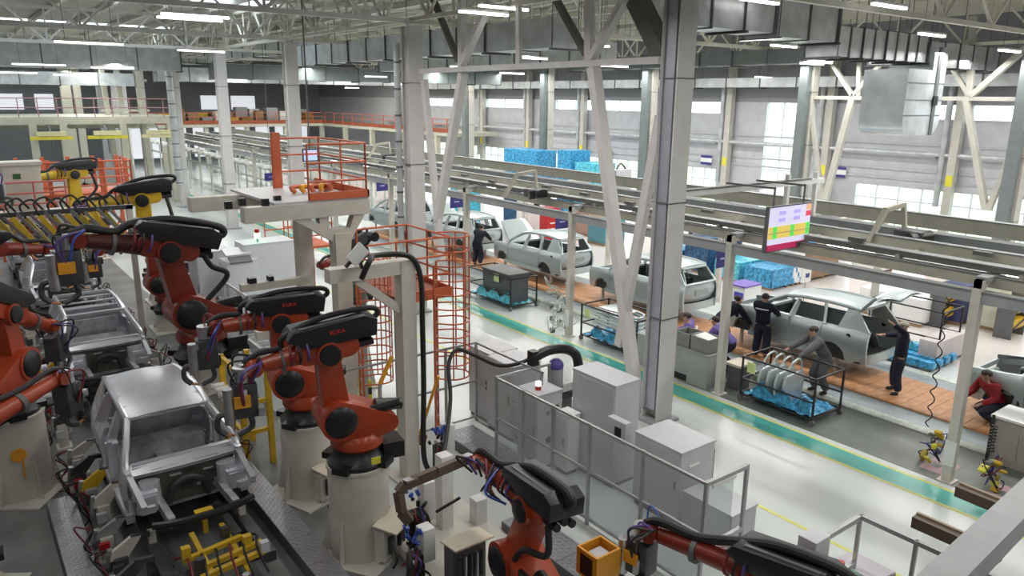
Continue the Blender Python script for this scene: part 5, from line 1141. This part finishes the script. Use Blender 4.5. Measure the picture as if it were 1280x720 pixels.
t = thing('access_platform', 'orange railed platform tower behind the roller arms', 'platform', (8.4, 23.1, 0))
MB().b2((8.3, 23.0, 2.2), (9.9, 24.8, 2.28)).build('deck', RAIL, t); railing(t, [(8.3, 23.0), (9.9, 23.0), (9.9, 24.8), (8.3, 24.8)], 2.26, 1.1)
for x in (8.3, 9.9):
    for y in (23.0, 24.8): MB().b2((x-0.05, y-0.05, 0), (x+0.05, y+0.05, 2.2)).build('leg', RAIL, t)
t = thing('access_platform', 'far orange lattice platform beside the body line', 'platform', (2.4, 38, 0))
for x in (1.6, 2.6, 3.6, 4.6, 5.6, 6.6):
    for y in (38.0, 40.0): MB().b2((x-0.08, y-0.08, 0), (x+0.08, y+0.08, 4.2)).build('leg', RAIL, t)
MB().b2((1.4, 37.9, 2.6), (6.8, 40.2, 2.72)).build('deck', RAIL, t); railing(t, [(1.4, 37.9), (6.8, 37.9), (6.8, 40.2)], 2.7, 1.4, 4, RAIL, 0.04)
for i in range(5): MB().bar((1.6+i, 37.95, 0.2), (2.6+i, 37.95, 2.6), 0.07).bar((2.6+i, 37.95, 0.2), (1.6+i, 37.95, 2.6), 0.07).build('lattice', RAIL, t)
t = thing('access_platform', 'pink-railed platform with a cream cabinet at the picture edge', 'platform', (0, 33, 0))
MB().b2((-1.5, 33.0, 2.5), (3.7, 34.6, 2.6)).build('deck', CREAM, t); railing(t, [(-1.5, 33.0), (3.6, 33.0)], 2.6, 1.2, 3, mat('rail_pink', (0.55, 0.16, 0.14), 0.5), 0.035)
for x in (-1.4, 0.9, 3.6): MB().b2((x-0.1, 33.0, 0), (x+0.1, 33.2, 2.5)).build('leg', CREAM, t)
t = thing('cream_cabinet', 'cream cabinet standing on the pink-railed platform', 'cabinet', (2.2, 33.5, 2.5))
MB().b2((1.7, 33.3, 2.6), (2.9, 34.2, 4.4)).build('body', CREAM, t, bevel=0.02); MB().b2((1.62, 33.22, 4.4), (2.98, 34.28, 4.52)).build('top', CREAM, t); MB().b2((2.0, 33.28, 3.9), (2.25, 33.3, 4.1)).build('latch', GREEN, t)
# far cream mezzanine frame, left
t = thing('body_line_mezzanine', 'far cream mezzanine frame with railing over the body line', 'mezzanine', (6, 54, 0))
MB().b2((-8, 53.8, 5.15), (13, 54.1, 5.5)).build('front_beam', FASC, t); MB().b2((-8, 54, 5.5), (13, 62, 5.6)).build('deck', FASC, t); MB().b2((-8, 61.7, 4.6), (13, 62, 4.9)).build('rear_beam', FASC, t)
for x in (-4, 1.5, 4.6, 6.2, 9.5, 12.3): MB().b2((x-0.2, 53.8, 0), (x+0.2, 54.2, 5.15)).build('column', FASC, t)
railing(t, [(-8, 53.9), (13, 53.9)], 5.6, 1.1, 2, mat('rail_faint', (0.40, 0.22, 0.22), 0.5), 0.03)
for i in range(3):
    p = V((5.4+3.0*i, 52.8, 4.4)); h = thing('hoist_beam', ['yellow hoist beam hanging under the cream frame beside the far red robot', 'yellow hoist beam hanging in the middle of the cream frame', 'pale yellow hoist beam hanging under the right end of the cream frame'][i], 'hoist', p)
    MB().box(p, (2.2, 0.3, 0.18)).build('beam', YELB if i < 2 else mat('pale_yellow', (0.75, 0.72, 0.4), 0.5), h); MB().box(p+V((0, 0, 0.25)), (1.5, 0.4, 0.25)).build('motor', mat('pale_yellow', (0.75, 0.72, 0.4), 0.5), h); MB().cyl(p+V((0, 0, 0.3)), V((p.x, 53.95, 5.2)), 0.05).cyl(p, p-V((0, 0, 1.0)), 0.04).build('chain', DGREY, h)
# tall columns and equipment far behind the body line
for i, (px, w, l) in enumerate([(84, 0.7, 'pale far column left of the zinc pipe'), (98, 0.5, 'far column behind the cream frame'), (128, 0.6, 'grey-green far column behind the cream frame'), (150, 0.8, 'round white far stack above the cream frame')]):
    p = PY(px, 130, 68); t = thing('far_column', l, 'column', (p.x, 68, 0))
    if i < 3: MB().b2((p.x-w/2, 67.8, 0), (p.x+w/2, 68.3, 9.2)).build('shaft', FASC if i != 2 else GREY, t)
    else: MB().cyl((p.x, 68, 0), (p.x, 68, 8.4), 0.55, n=18).build('shaft', WHITE, t)
    MB().b2((p.x-w, 67.5, 0), (p.x+w, 68.6, 0.1)).build('base_plate', GREY, t)
t = thing('open_frame_column', 'slanted open frame of cream columns near the zinc pipe', 'frame', (11, 56, 0))
for dx in (0, 0.9, 2.1): MB().bar((9.6+dx, 58, 0), (9.3+dx, 58, 8.8), 0.3).build('shaft', FASC, t)
for z in (5.9, 7.9): MB().bar((9.0, 58, z), (12, 58, z), 0.16).build('tie', FASC, t)
# white cabinets behind the tall robot
def cabinet(name, label, p, w, d, h, m=CABW, extra=None):
    t = thing(name, label, 'cabinet', (p.x, p.y, 0))
    MB().b2((p.x, p.y, 0.08), (p.x+w, p.y+d, h)).build('body', m, t, bevel=0.012); MB().b2((p.x+0.03, p.y+0.03, 0), (p.x+w-0.03, p.y+d-0.03, 0.08)).build('plinth', DGREY, t)
    n = max(1, round(d/0.8))
    for i in range(n): MB().b2((p.x-0.012, p.y+d*i/n+0.03, 0.14), (p.x, p.y+d*(i+1)/n-0.03, h-0.05)).build('door', m, t); MB().b2((p.x-0.03, p.y+d*i/n+0.08, h*0.5), (p.x-0.012, p.y+d*i/n+0.11, h*0.62)).build('handle', DGREY, t)
    MB().b2((p.x-0.01, p.y-0.01, h), (p.x+w+0.01, p.y+d+0.01, h+0.03)).build('top', m, t)
    return t
c1 = cabinet('switch_cabinet', 'tall white switch cabinet with a green lamp on top', PZ(318, 424, 0)+V((0, 0.3, 0)), 1.5, 0.9, 2.75)
p = PZ(318, 424, 0); lt = thing('lamp_tower', 'green and red lamp tower on the tall white cabinet', 'lamp tower', (p.x+0.5, p.y+0.6, 2.78))
MB().cyl((p.x+0.5, p.y+0.6, 2.78), (p.x+0.5, p.y+0.6, 2.90), 0.03).build('stem', GREY, lt); MB().cyl((p.x+0.5, p.y+0.6, 2.90), (p.x+0.5, p.y+0.6, 3.05), 0.09).build('green_lens', GREENL, lt); MB().cyl((p.x+0.5, p.y+0.6, 3.05), (p.x+0.5, p.y+0.6, 3.16), 0.07).build('red_lens', REDL, lt)
c2 = cabinet('control_desk', 'white control desk with a sloping dark screen beside the lamp tower cabinet', PZ(292, 428, 0), 0.9, 0.75, 2.35)
p = PZ(292, 428, 0); MB().box((p.x+0.40, p.y+0.12, 2.44), (0.62, 0.4, 0.04), Matrix.Rotation(0.5, 3, 'X')).build('screen', DGREY, c2); MB().box((p.x+0.4, p.y+0.40, 2.58), (0.72, 0.5, 0.06), Matrix.Rotation(0.25, 3, 'X')).build('hood', CABW, c2)
cabinet('switch_cabinet', 'tall white cabinet right behind the tall orange robot', PZ(254, 428, 0)+V((0.2, 0.6, 0)), 1.0, 1.1, 2.5)
for i in range(3): cabinet('low_cabinet', ['low white cabinet step nearest the control desk', 'low white cabinet step in the middle of three', 'low grey-fronted cabinet step by the roller arms'][i], PZ(310+17*i, 436+10*i, 0), 0.75, 0.7, 1.02-0.1*i, CABW if i < 2 else LGREY)
t = thing('mesh_fence', 'clear panel fence between the tall robot and the white cabinets', 'fence', (5.9, 18, 0))
for y in (16.6, 17.8, 19.0, 20.2, 21.4): MB().b2((5.88, y-0.03, 0), (5.94, y+0.03, 1.9)).build('post', LGREY, t)
for a in (16.6, 17.8, 19.0, 20.2): MB().b2((5.90, a+0.05, 0.15), (5.91, a+1.15, 1.85)).build('pane', POLY, t); MB().b2((5.885, a, 1.86), (5.935, a+1.2, 1.9)).build('top_rail', LGREY, t)
# ---- cell fence of aluminium profiles with clear panels
ZF = 1.85
C1, C2 = PZ(883.7, 602.5, ZF), PZ(929, 577.5, ZF); XF = C1.x
t = thing('cell_fence', 'grey profile fence with clear panels before the grey cabinets', 'fence', (XF, C1.y, 0))
AL = mat('aluminium_profile', (0.42, 0.43, 0.44), 0.4, 0.6)
ys = [C1.y]+[PX(x, y, XF).y for x, y in ((805, 566), (738, 532), (692, 511), (655, 491), (621, 469))]
for y in ys: MB().b2((XF-0.025, y-0.025, 0), (XF+0.025, y+0.025, ZF)).build('post', AL, t)
for a, b in zip(ys[:-1], ys[1:]):
    for z in (ZF-0.03, 1.0, 0.12): MB().b2((XF-0.022, a, z-0.02), (XF+0.022, b, z+0.02)).build('rail', AL, t)
    MB().b2((XF-0.005, a+0.03, 1.03), (XF+0.005, b-0.03, ZF-0.06)).build('pane', POLY, t); MB().b2((XF-0.005, a+0.03, 0.15), (XF+0.005, b-0.03, 0.97)).build('pane', POLY, t)
MB().b2((C2.x-0.025, C1.y-0.025, 0), (C2.x+0.025, C1.y+0.025, ZF)).build('post', AL, t)
for z in (ZF-0.03, 0.8): MB().b2((XF, C1.y-0.03, z-0.03), (C2.x, C1.y+0.03, z+0.03)).build('rail', AL, t)
MB().b2((XF+0.05, C1.y-0.005, 0.85), (C2.x-0.3, C1.y+0.005, ZF-0.08)).build('pane', POLY, t); MB().b2((XF+0.1, C1.y-0.04, ZF-0.12), (C2.x-0.3, C1.y-0.02, ZF-0.07)).build('label_strip', PAPER, t)
ye = ys[-1]
q = PZ(663, 458, ZF)
MB().b2((XF, ye-0.02, ZF-0.05), (XF+1.3, ye+0.02, ZF)).build('rail', AL, t); MB().b2((XF+1.28, ye-0.025, 0), (XF+1.33, ye+0.025, ZF)).build('post', AL, t)
# rear fence
A = PZ(520, 446, ZF); Bq = PZ(595, 427, ZF)
t = thing('cell_fence', 'open grey rail fence behind the caged ladder', 'fence', (A.x, A.y, 0))
Yf = Bq.y
for x in (A.x-1.6, A.x, (A.x+Bq.x)/2, Bq.x): MB().b2((x-0.025, Yf-0.025, 0), (x+0.025, Yf+0.025, ZF)).build('post', AL, t)
for z in (ZF-0.02, 0.95, 0.1): MB().b2((A.x-1.6, Yf-0.02, z-0.02), (Bq.x, Yf+0.02, z+0.02)).build('rail', AL, t); MB().b2((Bq.x-0.02, Yf-2.3, z-0.02), (Bq.x+0.02, Yf, z+0.02)).build('rail', AL, t)
MB().b2((Bq.x-0.025, Yf-2.3, 0), (Bq.x+0.025, Yf-2.25, ZF)).build('post', AL, t)
for i in range(4): tag(MB().b2((Bq.x+0.12+0.13*i, Yf-0.4, 0), (Bq.x+0.17+0.13*i, Yf-0.34, 1.55)).build('copper_post', mat('tan_post', (0.40, 0.27, 0.16), 0.5)), 'tan post in the bundle at the rear fence corner', 'post', 'tan posts at the fence corner')
# grey cabinets behind the fence
def gcab(label, p, w, d, h, m=LGREY): return cabinet('grey_cabinet', label, V((p.x, p.y, 0)), w, d, h, m)
gcab('large grey cabinet left of the massive column', V((9.08, 8.95, 0)), 0.62, 1.16, 2.0)
k1 = gcab('half-height grey cabinet with a white latch before the massive column', V((9.05, 7.35, 0)), 0.85, 1.05, 1.35)
MB().b2((9.25, 7.33, 1.05), (9.5, 7.35, 1.09)).build('latch', PAPER, k1); MB().b2((9.905, 7.36, 0.4), (9.93, 7.42, 1.2)).build('edge_strip', MAROON, k1); MB().b2((8.9, 8.5, 1.1), (9.05, 8.95, 1.5)).build('side_box', LGREY, k1); MB().b2((8.885, 8.6, 1.2), (8.9, 8.75, 1.38)).build('port', BLACK, k1)
gcab('low grey cabinet behind the clear panel at the fence corner', V((8.85, 6.15, 0)), 0.62, 0.95, 0.85)
kc = gcab('grey robot controller with a black vent plate and round switch', V((8.35, 10.25, 0)), 0.6, 0.62, 1.55)
MB().b2((8.5, 10.235, 1.12), (8.9, 10.25, 1.34)).build('vent_plate', LGREY, kc); MB().cyl((8.62, 10.24, 0.62), (8.62, 10.225, 0.62), 0.07).build('round_switch', BLACK, kc)
for i in range(3): MB().b2((8.55+0.11*i, 10.225, 1.14), (8.62+0.11*i, 10.237, 1.22+0.04*i)).build('vent_slot', BLACK, kc)
gcab('grey control cabinet behind the controller, twin topped', V((8.75, 11.6, 0)), 0.75, 0.9, 1.62); gcab('grey control cabinet nearest the rear fence', V((8.85, 12.55, 0)), 0.75, 0.8, 1.62)
gcab('narrow white box beside the dark green panel', V((8.72, 9.45+0.35, 0)), 0.3, 0.36, 1.2, WHITEP)
tag(MB().b2((8.98, 10.3, 0), (9.02, 10.85, 1.3)).build('green_panel', GREEN), 'dark green panel behind the grey controller', 'panel')
lt = thing('lamp_tower', 'white and red lamp cap on the cabinet behind the fence', 'lamp tower', (8.9, 10.95, 1.55)); p = PZ(643, 476, 1.7)
MB().cyl((8.55, 10.5, 1.58), (8.55, 10.5, 1.66), 0.06).build('red_lens', REDL, lt); MB().cyl((8.55, 10.5, 1.66), (8.55, 10.5, 1.74), 0.06).build('white_lens', mat('white_lens', (0.9, 0.9, 0.9), 0.3, var=0, emit=1.0), lt)
# black tool head on a stand behind the controllers
p = V((9.35, 10.95, 0)); t = thing('hooked_tool', 'black hooked tool stand with violet cap behind the controllers', 'tool stand', p)
MB().b2(p+V((-0.2, -0.2, 0)), p+V((0.3, 0.2, 1.15))).build('stand', DGREY, t); MB().tube([p+V((-0.42, 0.15, 1.98)), p+V((-0.1, 0.05, 2.10)), p+V((0.25, -0.1, 2.08)), p+V((0.42, -0.2, 1.85)), p+V((0.42, -0.22, 1.2))], 0.10, 10, 6).build('hook', BLACK, t)
MB().b2(p+V((-0.52, 0.08, 1.80)), p+V((-0.36, 0.26, 2.12))).build('head_block', BLACK, t); MB().cyl(p+V((0.02, 0, 1.15)), p+V((0.02, 0, 1.72)), 0.15).build('spindle', GREY, t); MB().sph(p+V((0.02, 0, 1.76)), 0.16).build('cap', mat('violet_cap', (0.09, 0.06, 0.28), 0.3), t); MB().b2(p+V((-0.45, -0.32, 1.15)), p+V((0.55, 0.0, 1.30))).build('cross_arm', BLACK, t)
t = thing('sagging_hose', 'black hose sagging from the rear fence to the hooked tool head', 'hose', PZ(560, 440, 1.9))
MB().tube([PZ(550, 590, 0.95), PZ(556, 560, 0.9), PZ(563, 500, 1.2), PZ(561, 455, 1.75), PZ(572, 437, 1.95), PZ(595, 445, 1.85), PZ(625, 457, 1.75), PZ(655, 452, 1.85), PZ(677, 437, 2.0), p+V((-0.4, 0.2, 2.0))], 0.04, 8, 6).build('hose', RUBBER, t)
# amber paddles and yellow barriers
for i, (a, b, l) in enumerate([((548, 470), (522, 552), 'amber lever arm with a brown plate beside the pale post'), ((490, 445), (475, 480), 'amber strut leaning below the second caged ladder')]):
    P, Q = PX(*a, 6.9-0.2*i), PX(*b, 6.6-0.2*i); t = thing('lever_arm', l, 'lever', Q)
    MB().bar(P, Q, 0.08, 0.05).build('arm', AMBER, t)
    if i == 0: MB().box(PX(524, 550, 6.6), (0.30, 0.05, 0.2), Matrix.Rotation(0.3, 3, 'Y')).build('plate', mat('tan_plate', (0.30, 0.14, 0.04), 0.5), t); MB().bar(Q, V((Q.x, Q.y, 0.0)), 0.05).build('stand', GREY, t)
    else: MB().bar(Q, V((Q.x, Q.y, 0.0)), 0.05).build('stand', GREY, t)
t = thing('yellow_guard', 'yellow and black striped guard posts below the roller arms', 'guard', PZ(460, 530, 0))
for i in range(3):
    p = PZ(452+12*i, 520+6*i, 0); m = MB(); k_ = MB()
    for j in range(6): (m if j % 2 else k_).b2((p.x-0.03, p.y-0.03, 0.16*j), (p.x+0.03, p.y+0.03, 0.16*j+0.16))
    m.build('yellow_band', YELB, t); k_.build('black_band', BLACK if i == 1 else YELB, t)
MB().bar(PZ(472, 520, 0.5), PZ(496, 536, 0.45), 0.04).build('bar', YELB, t)
# yellow frame rack between the robots and the line
t = thing('yellow_rack', 'yellow tube rack with white rollers behind the rear drum pedestal', 'rack', (4.1, 14.2, 0))
for x in (3.9, 4.4):
    for y in (13.6, 14.8): MB().b2((x-0.05, y-0.05, 0), (x+0.05, y+0.05, 2.0)).build('upright', YEL, t)
for z in (0.7, 1.3, 1.9): MB().b2((3.9, 13.56, z), (4.4, 13.64, z+0.08)).b2((3.86, 13.6, z), (3.94, 14.8, z+0.08)).build('cross_bar', YEL, t)
for i in range(4): MB().cyl((3.85, 13.8+0.25*i, 1.45), (3.6, 13.8+0.25*i, 1.45), 0.06).build('roller', WHITEP, t)
t = thing('gun_tray', 'yellow and white weld tip tray left of the open-roofed body', 'tray', (0.9, 18.4, 0))
MB().b2((0.75, 18.2, 0), (1.05, 18.8, 0.5)).build('stand', CREAM, t)
for i in range(4): MB().b2((0.65, 18.2, 0.5+0.22*i), (0.95, 18.7, 0.62+0.22*i)).build('yellow_block', YEL, t); MB().cyl((0.95, 18.3, 0.6+0.22*i), (1.2, 18.3, 0.6+0.22*i), 0.06).build('white_tip', WHITEP, t)
# ---- near fence and lifter at the lower right
a, b, c = PZ(1076, 643, 1.75), PZ(1146, 676, 1.75), PZ(1031, 676, 1.75)
t = thing('near_fence', 'grey profile railing with a grey switch box over the pale floor', 'fence', (a.x, a.y, 0))
for p in (a, b, V((c.x, a.y-0.0, 1.75)), V((a.x, 2*b.y-a.y, 1.75))): MB().b2((p.x-0.022, p.y-0.022, 0), (p.x+0.022, p.y+0.022, 1.75)).build('post', AL, t)
MB().b2((a.x-0.03, 2*b.y-a.y-0.6, 1.69), (a.x+0.03, a.y, 1.75)).build('rail', AL, t); MB().b2((c.x-0.02, a.y-0.03, 1.68), (a.x, a.y+0.03, 1.75)).build('rail', AL, t); MB().b2((c.x-0.25, a.y-0.03, 1.0), (a.x, a.y+0.03, 1.05)).build('rail', AL, t)
MB().b2((a.x-0.01, 2*b.y-a.y, 0.2), (a.x+0.01, a.y-0.05, 0.75)).build('lower_panel', mat('lilac_panel', (0.55, 0.52, 0.58), 0.5), t)
x = c.x; bx = MB().b2((x-0.16, a.y-0.05, 1.42), (x+0.16, a.y+0.2, 1.76)).build('switch_box', LGREY, t, bevel=0.01); MB().tube([(x, a.y, 1.42), (x-0.1, a.y-0.05, 1.3), (x+0.05, a.y-0.06, 1.1), (x+0.08, a.y-0.06, 0.6)], 0.02, 6, 5).build('cable', BLACK, t)
p = PZ(1050, 712, 1.0); lt = thing('lamp_tower', 'lit green and amber lamp tower inside the near railing', 'lamp tower', (p.x, p.y, 0))
MB().cyl((p.x, p.y, 0), (p.x, p.y, 0.92), 0.04).build('pole', GREY, lt); MB().cyl((p.x, p.y, 0.92), (p.x, p.y, 1.0), 0.055).build('green_lens', GREENL, lt); MB().cyl((p.x, p.y, 1.0), (p.x, p.y, 1.06), 0.055).build('amber_lens', AMBERL, lt); MB().cyl((p.x, p.y, 1.06), (p.x, p.y, 1.12), 0.05).build('red_lens', REDL, lt)
t = thing('control_pulpit', 'dark control pulpit with lilac top inside the near railing', 'console', PZ(1062, 735, 0)); p = PZ(1062, 700, 0.9)
MB().b2((p.x-0.25, p.y-0.5, 0), (p.x+0.3, p.y+0.1, 0.85)).build('body', DGREY, t, bevel=0.02); MB().box((p.x, p.y-0.2, 0.9), (0.55, 0.6, 0.05), Matrix.Rotation(0.15, 3, 'Y')).build('top', mat('lilac_panel', (0.55, 0.52, 0.58), 0.5), t)
# lifter beam close by
t = thing('lifting_beam', 'thick grey beam with two brown forks crossing above the lane end', 'lifter', PZ(1225, 690, 2.6))
g0, g1 = PZ(1180, 730, 2.7), PZ(1300, 612, 2.7); Yl = (g0.y+g1.y)/2
GB = mat('beam_grey', (0.33, 0.33, 0.345), 0.45)
MB().bar(g0-(g1-g0)*0.6, g1+(g1-g0)*0.8, 0.30, 0.26).build('beam', GB, t)
for (x0, y0, x1, y1, z) in ((1143, 650, 1250, 697, 2.5), (1197, 612, 1300, 654, 2.5)):
    P, Q = PZ(x0, y0, z), PZ(x1, y1, z); MB().bar(P, Q, 0.14, 0.13).build('fork', RUST, t); MB().bar(P+V((0.04, 0, 0.07)), Q+V((0.04, 0, 0.07)), 0.04, 0.03).build('fork_plate', mat('fork_tan', (0.30, 0.22, 0.16), 0.5), t)
e = g1+(g1-g0)*0.8; s_ = g0-(g1-g0)*0.6
for w in (e, s_): MB().b2((w.x-0.14, w.y-0.14, 0), (w.x+0.14, w.y+0.14, 2.6)).build('leg', GB, t)
# ================================================================ PEOPLE
def skin(name, vs, es, rs, m, parent, sub=2):
    me = bpy.data.meshes.new(name); me.from_pydata([V(v) for v in vs], es, [])
    o = bpy.data.objects.new(name+'_cage', me); COL.objects.link(o)
    md = o.modifiers.new('skin', 'SKIN'); md.use_smooth_shade = True
    if not me.skin_vertices: 
        try: me.skin_vertices.new()
        except Exception: pass
    for i, d in enumerate(me.skin_vertices[0].data):
        r = rs[i]; d.radius = r if isinstance(r, tuple) else (r, r); d.use_root = (i == 0)
    sm = o.modifiers.new('sub', 'SUBSURF'); sm.levels = sub; sm.render_levels = sub
    dg = bpy.context.evaluated_depsgraph_get(); dg.update()
    me2 = bpy.data.meshes.new_from_object(o.evaluated_get(dg)); bpy.data.objects.remove(o)
    me2.materials.clear(); me2.materials.append(m)
    me2.polygons.foreach_set('use_smooth', [True]*len(me2.polygons))
    p = bpy.data.objects.new(name, me2); COL.objects.link(p); p.parent = parent; return p
def person(label, loc, rz, top, bottom, hair=HAIR, cap=None, lh=(-0.24, 0.10, 0.85), rh=(0.24, 0.10, 0.85), le=None, re=None, lean=0.0, pel=1.0, lk=None, rk=None, la=(-0.12, 0.0), ra=(0.12, 0.0), stripe=True, headturn=0.0):
    """standing or bent figure facing its own +y; hands, knees and ankles given in its own frame (metres)"""
    t = thing('person', label, 'person', loc, rz)
    t.scale = (1.2, 1.15, 1.0)
    P = V((0, 0, pel)); up = V((0, math.sin(lean), math.cos(lean)))
    W_ = P+up*0.18; C = P+up*0.40; N = P+up*0.56; H1 = N+V((0, 0.02+0.5*math.sin(lean)*0.1, 0.09)); H2 = N+V((0, 0.03, 0.22))
    SL, SR = C+up*0.10+V((-0.19, 0, 0)), C+up*0.10+V((0.19, 0, 0))
    lh, rh = V(lh), V(rh)
    def elbow(s, h, e, sx):
        if e: return V(e)
        m = (s+h)/2; d = (h-s); L = d.length; k_ = math.sqrt(max(0.0, 0.285**2-(L/2)**2))
        return m+V((sx*0.5, -0.8, -0.2)).normalized()*k_
    EL, ER = elbow(SL, lh, le, -1), elbow(SR, rh, re, 1)
    AL_, AR_ = V((la[0], la[1], 0.09)), V((ra[0], ra[1], 0.09)); HL, HR = P+V((-0.10, 0, -0.06)), P+V((0.10, 0, -0.06))
    def knee(h, a, k_):
        if k_: return V(k_)
        m = (h+a)/2; L = (a-h).length; q = math.sqrt(max(0.0, 0.43**2-(L/2)**2)); return m+V((0, 1, 0.1)).normalized()*q
    KL, KR = knee(HL, AL_, lk), knee(HR, AR_, rk)
    TL, TR = AL_+V((0, 0.16, -0.045)), AR_+V((0, 0.16, -0.045))
    vs = [P, W_, C, N, H1, H2, SL, EL, lh, SR, ER, rh, HL, KL, AL_, TL, HR, KR, AR_, TR]
    es = [(0, 1), (1, 2), (2, 3), (3, 4), (4, 5), (2, 6), (6, 7), (7, 8), (2, 9), (9, 10), (10, 11), (0, 12), (12, 13), (13, 14), (14, 15), (0, 16), (16, 17), (17, 18), (18, 19)]
    rs = [(0.15, 0.11), (0.13, 0.10), (0.155, 0.11), 0.055, (0.075, 0.085), (0.072, 0.085), 0.07, 0.045, 0.032, 0.07, 0.045, 0.032, 0.085, 0.058, 0.04, 0.035, 0.085, 0.058, 0.04, 0.035]
    for h, e in ((lh, EL), (rh, ER)):          # hands: palm and five separate fingers
        d = (h-e).normalized(); a, b = frame(d); i0 = vs.index(h)
        for q, off, L in ((0, -0.030, 0.075), (1, -0.010, 0.085), (2, 0.010, 0.080), (3, 0.030, 0.062)):
            k1 = h+d*0.07+a*off; k2 = k1+d*L*0.6+b*0.012; vs += [k1, k2]; n_ = len(vs); es += [(i0, n_-2), (n_-2, n_-1)]; rs += [0.012, 0.008]
        k1 = h+d*0.03+a*0.045; k2 = k1+d*0.04+a*0.02; vs += [k1, k2]; n_ = len(vs); es += [(i0, n_-2), (n_-2, n_-1)]; rs += [0.013, 0.009]
    skin('body', vs, es, rs, SKIN, t, 1)
    face = MB().sph(H1+V((0, 0.095, 0.05)), (0.014, 0.03, 0.022), 8, 6)          # nose
    face.build('nose', SKIN, t, world=False)
    e_ = MB()
    for s in (-1, 1): e_.sph(H1+V((0.032*s, 0.078, 0.075)), 0.012, 8, 6)
    e_.build('eyes', DGREY, t, world=False)
    MB().bar(H1+V((-0.025, 0.082, -0.005)), H1+V((0.025, 0.082, -0.005)), 0.01, 0.008).build('mouth', MAROON, t, world=False)
    for s in (-1, 1): MB().sph(H1+V((0.082*s, 0.0, 0.06)), (0.012, 0.025, 0.035), 8, 6).build('ear', SKIN, t, world=False)
    MB().sph(H2+V((0, -0.018, -0.02)), (0.088, 0.10, 0.085), 14, 8).build('cap' if cap else 'hair', cap or hair, t, world=False)
    g = 1.0
    jv = [W_, C, N-up*0.02, SL, EL, EL.lerp(lh, 0.86), SR, ER, ER.lerp(rh, 0.86), P-up*0.04]
    skin('jacket', jv, [(0, 1), (1, 2), (1, 3), (3, 4), (4, 5), (1, 6), (6, 7), (7, 8), (0, 9)], [(0.18, 0.14), (0.205, 0.15), 0.08, 0.11, 0.08, 0.06, 0.11, 0.08, 0.06, (0.195, 0.15)], top, t)
    skin('trousers', [P, HL, KL, AL_+V((0, 0, 0.03)), HR, KR, AR_+V((0, 0, 0.03)), P+up*0.08], [(0, 1), (1, 2), (2, 3), (0, 4), (4, 5), (5, 6), (0, 7)], [(0.185, 0.14), 0.125, 0.10, 0.088, 0.125, 0.10, 0.088, (0.175, 0.135)], bottom, t)
    for A_, T_ in ((AL_, TL), (AR_, TR)): skin('boot', [A_+V((0, -0.02, 0)), A_.lerp(T_, 0.5)+V((0, 0, -0.01)), T_], [(0, 1), (1, 2)], [0.055, 0.05, 0.042], BLACK, t, 1)
    if stripe:
        b0 = C+up*0.02
        MB().tube([b0+V((-0.15, -0.132, 0)), b0+V((0, -0.155, 0.0)), b0+V((0.15, -0.132, 0))], 0.018, 6, 4).build('reflective_stripe', mat('reflective', (0.75, 0.75, 0.78), 0.3), t, world=False)
    return t
pa = PZ(1119, 492, 0.06)
person('worker in navy overalls lifting the open tailgate with a raised arm', (pa.x, pa.y, 0.06), 0.55, NAVY, NAVY, hair=mat('grey_hair', (0.35, 0.33, 0.28), 0.7), lh=(-0.30, 0.28, 1.86), rh=(0.10, 0.40, 1.42), la=(-0.17, -0.02), ra=(0.17, 0.03))
pb = PZ(1026, 492, 0.02)
person('worker in grey leaning over the sill of the tailgate car', (pb.x, pb.y, 0.03), 0.95, GREYW, GREYW, lean=0.55, pel=0.97, lh=(-0.25, 0.72, 0.95), rh=(0.2, 0.75, 1.05), la=(-0.12, -0.05), ra=(0.12, 0.10), stripe=False)
pc = V((17.5, 11.75, 0.06))
person('worker in navy with a white shoulder stripe at the front door opening', tuple(pc), -1.35, NAVY, NAVY, lh=(-0.2, 0.4, 1.1), rh=(0.22, 0.42, 1.15))
person('stooping worker in a dark jacket behind the cart of doors', (17.15, 12.9, 0.03), -1.9, NAVY, NAVY, lean=0.9, pel=0.95, lh=(-0.2, 0.75, 0.75), rh=(0.2, 0.78, 0.7), stripe=False)
pd_ = PZ(603, 318, 0.06)
person('worker in navy leaning into the open bonnet beside the far car', (17.6, 25.9, 0.06), -1.2, NAVY, NAVY, lean=0.5, pel=0.97, lh=(-0.2, 0.65, 1.0), rh=(0.2, 0.65, 1.0), stripe=False)
pe = PZ(1246, 528, 0.06)
person('crouching worker in a red vest and dark trousers at the lane end', (pe.x, pe.y, 0.03), 0.9, REDW, NAVY, lean=0.65, pel=0.55, lh=(-0.22, 0.55, 0.55), rh=(0.22, 0.60, 0.50), la=(-0.14, 0.1), ra=(0.14, 0.0), stripe=False)
person('seated worker in a striped violet top behind the bench', (15.85, 12.6, 0.0), 0.6, mat('violet_top2', (0.14, 0.10, 0.35), 0.8), NAVY, lean=0.5, pel=0.62, lh=(-0.2, 0.6, 0.75), rh=(0.2, 0.6, 0.75), la=(-0.14, 0.25), ra=(0.14, 0.2))
person('worker in violet bending beside the seated one behind the bench', (16.0, 11.6, 0.0), 0.4, mat('violet_top2', (0.14, 0.10, 0.35), 0.8), NAVY, lean=0.8, pel=0.8, lh=(-0.2, 0.7, 0.6), rh=(0.2, 0.7, 0.6), stripe=False)
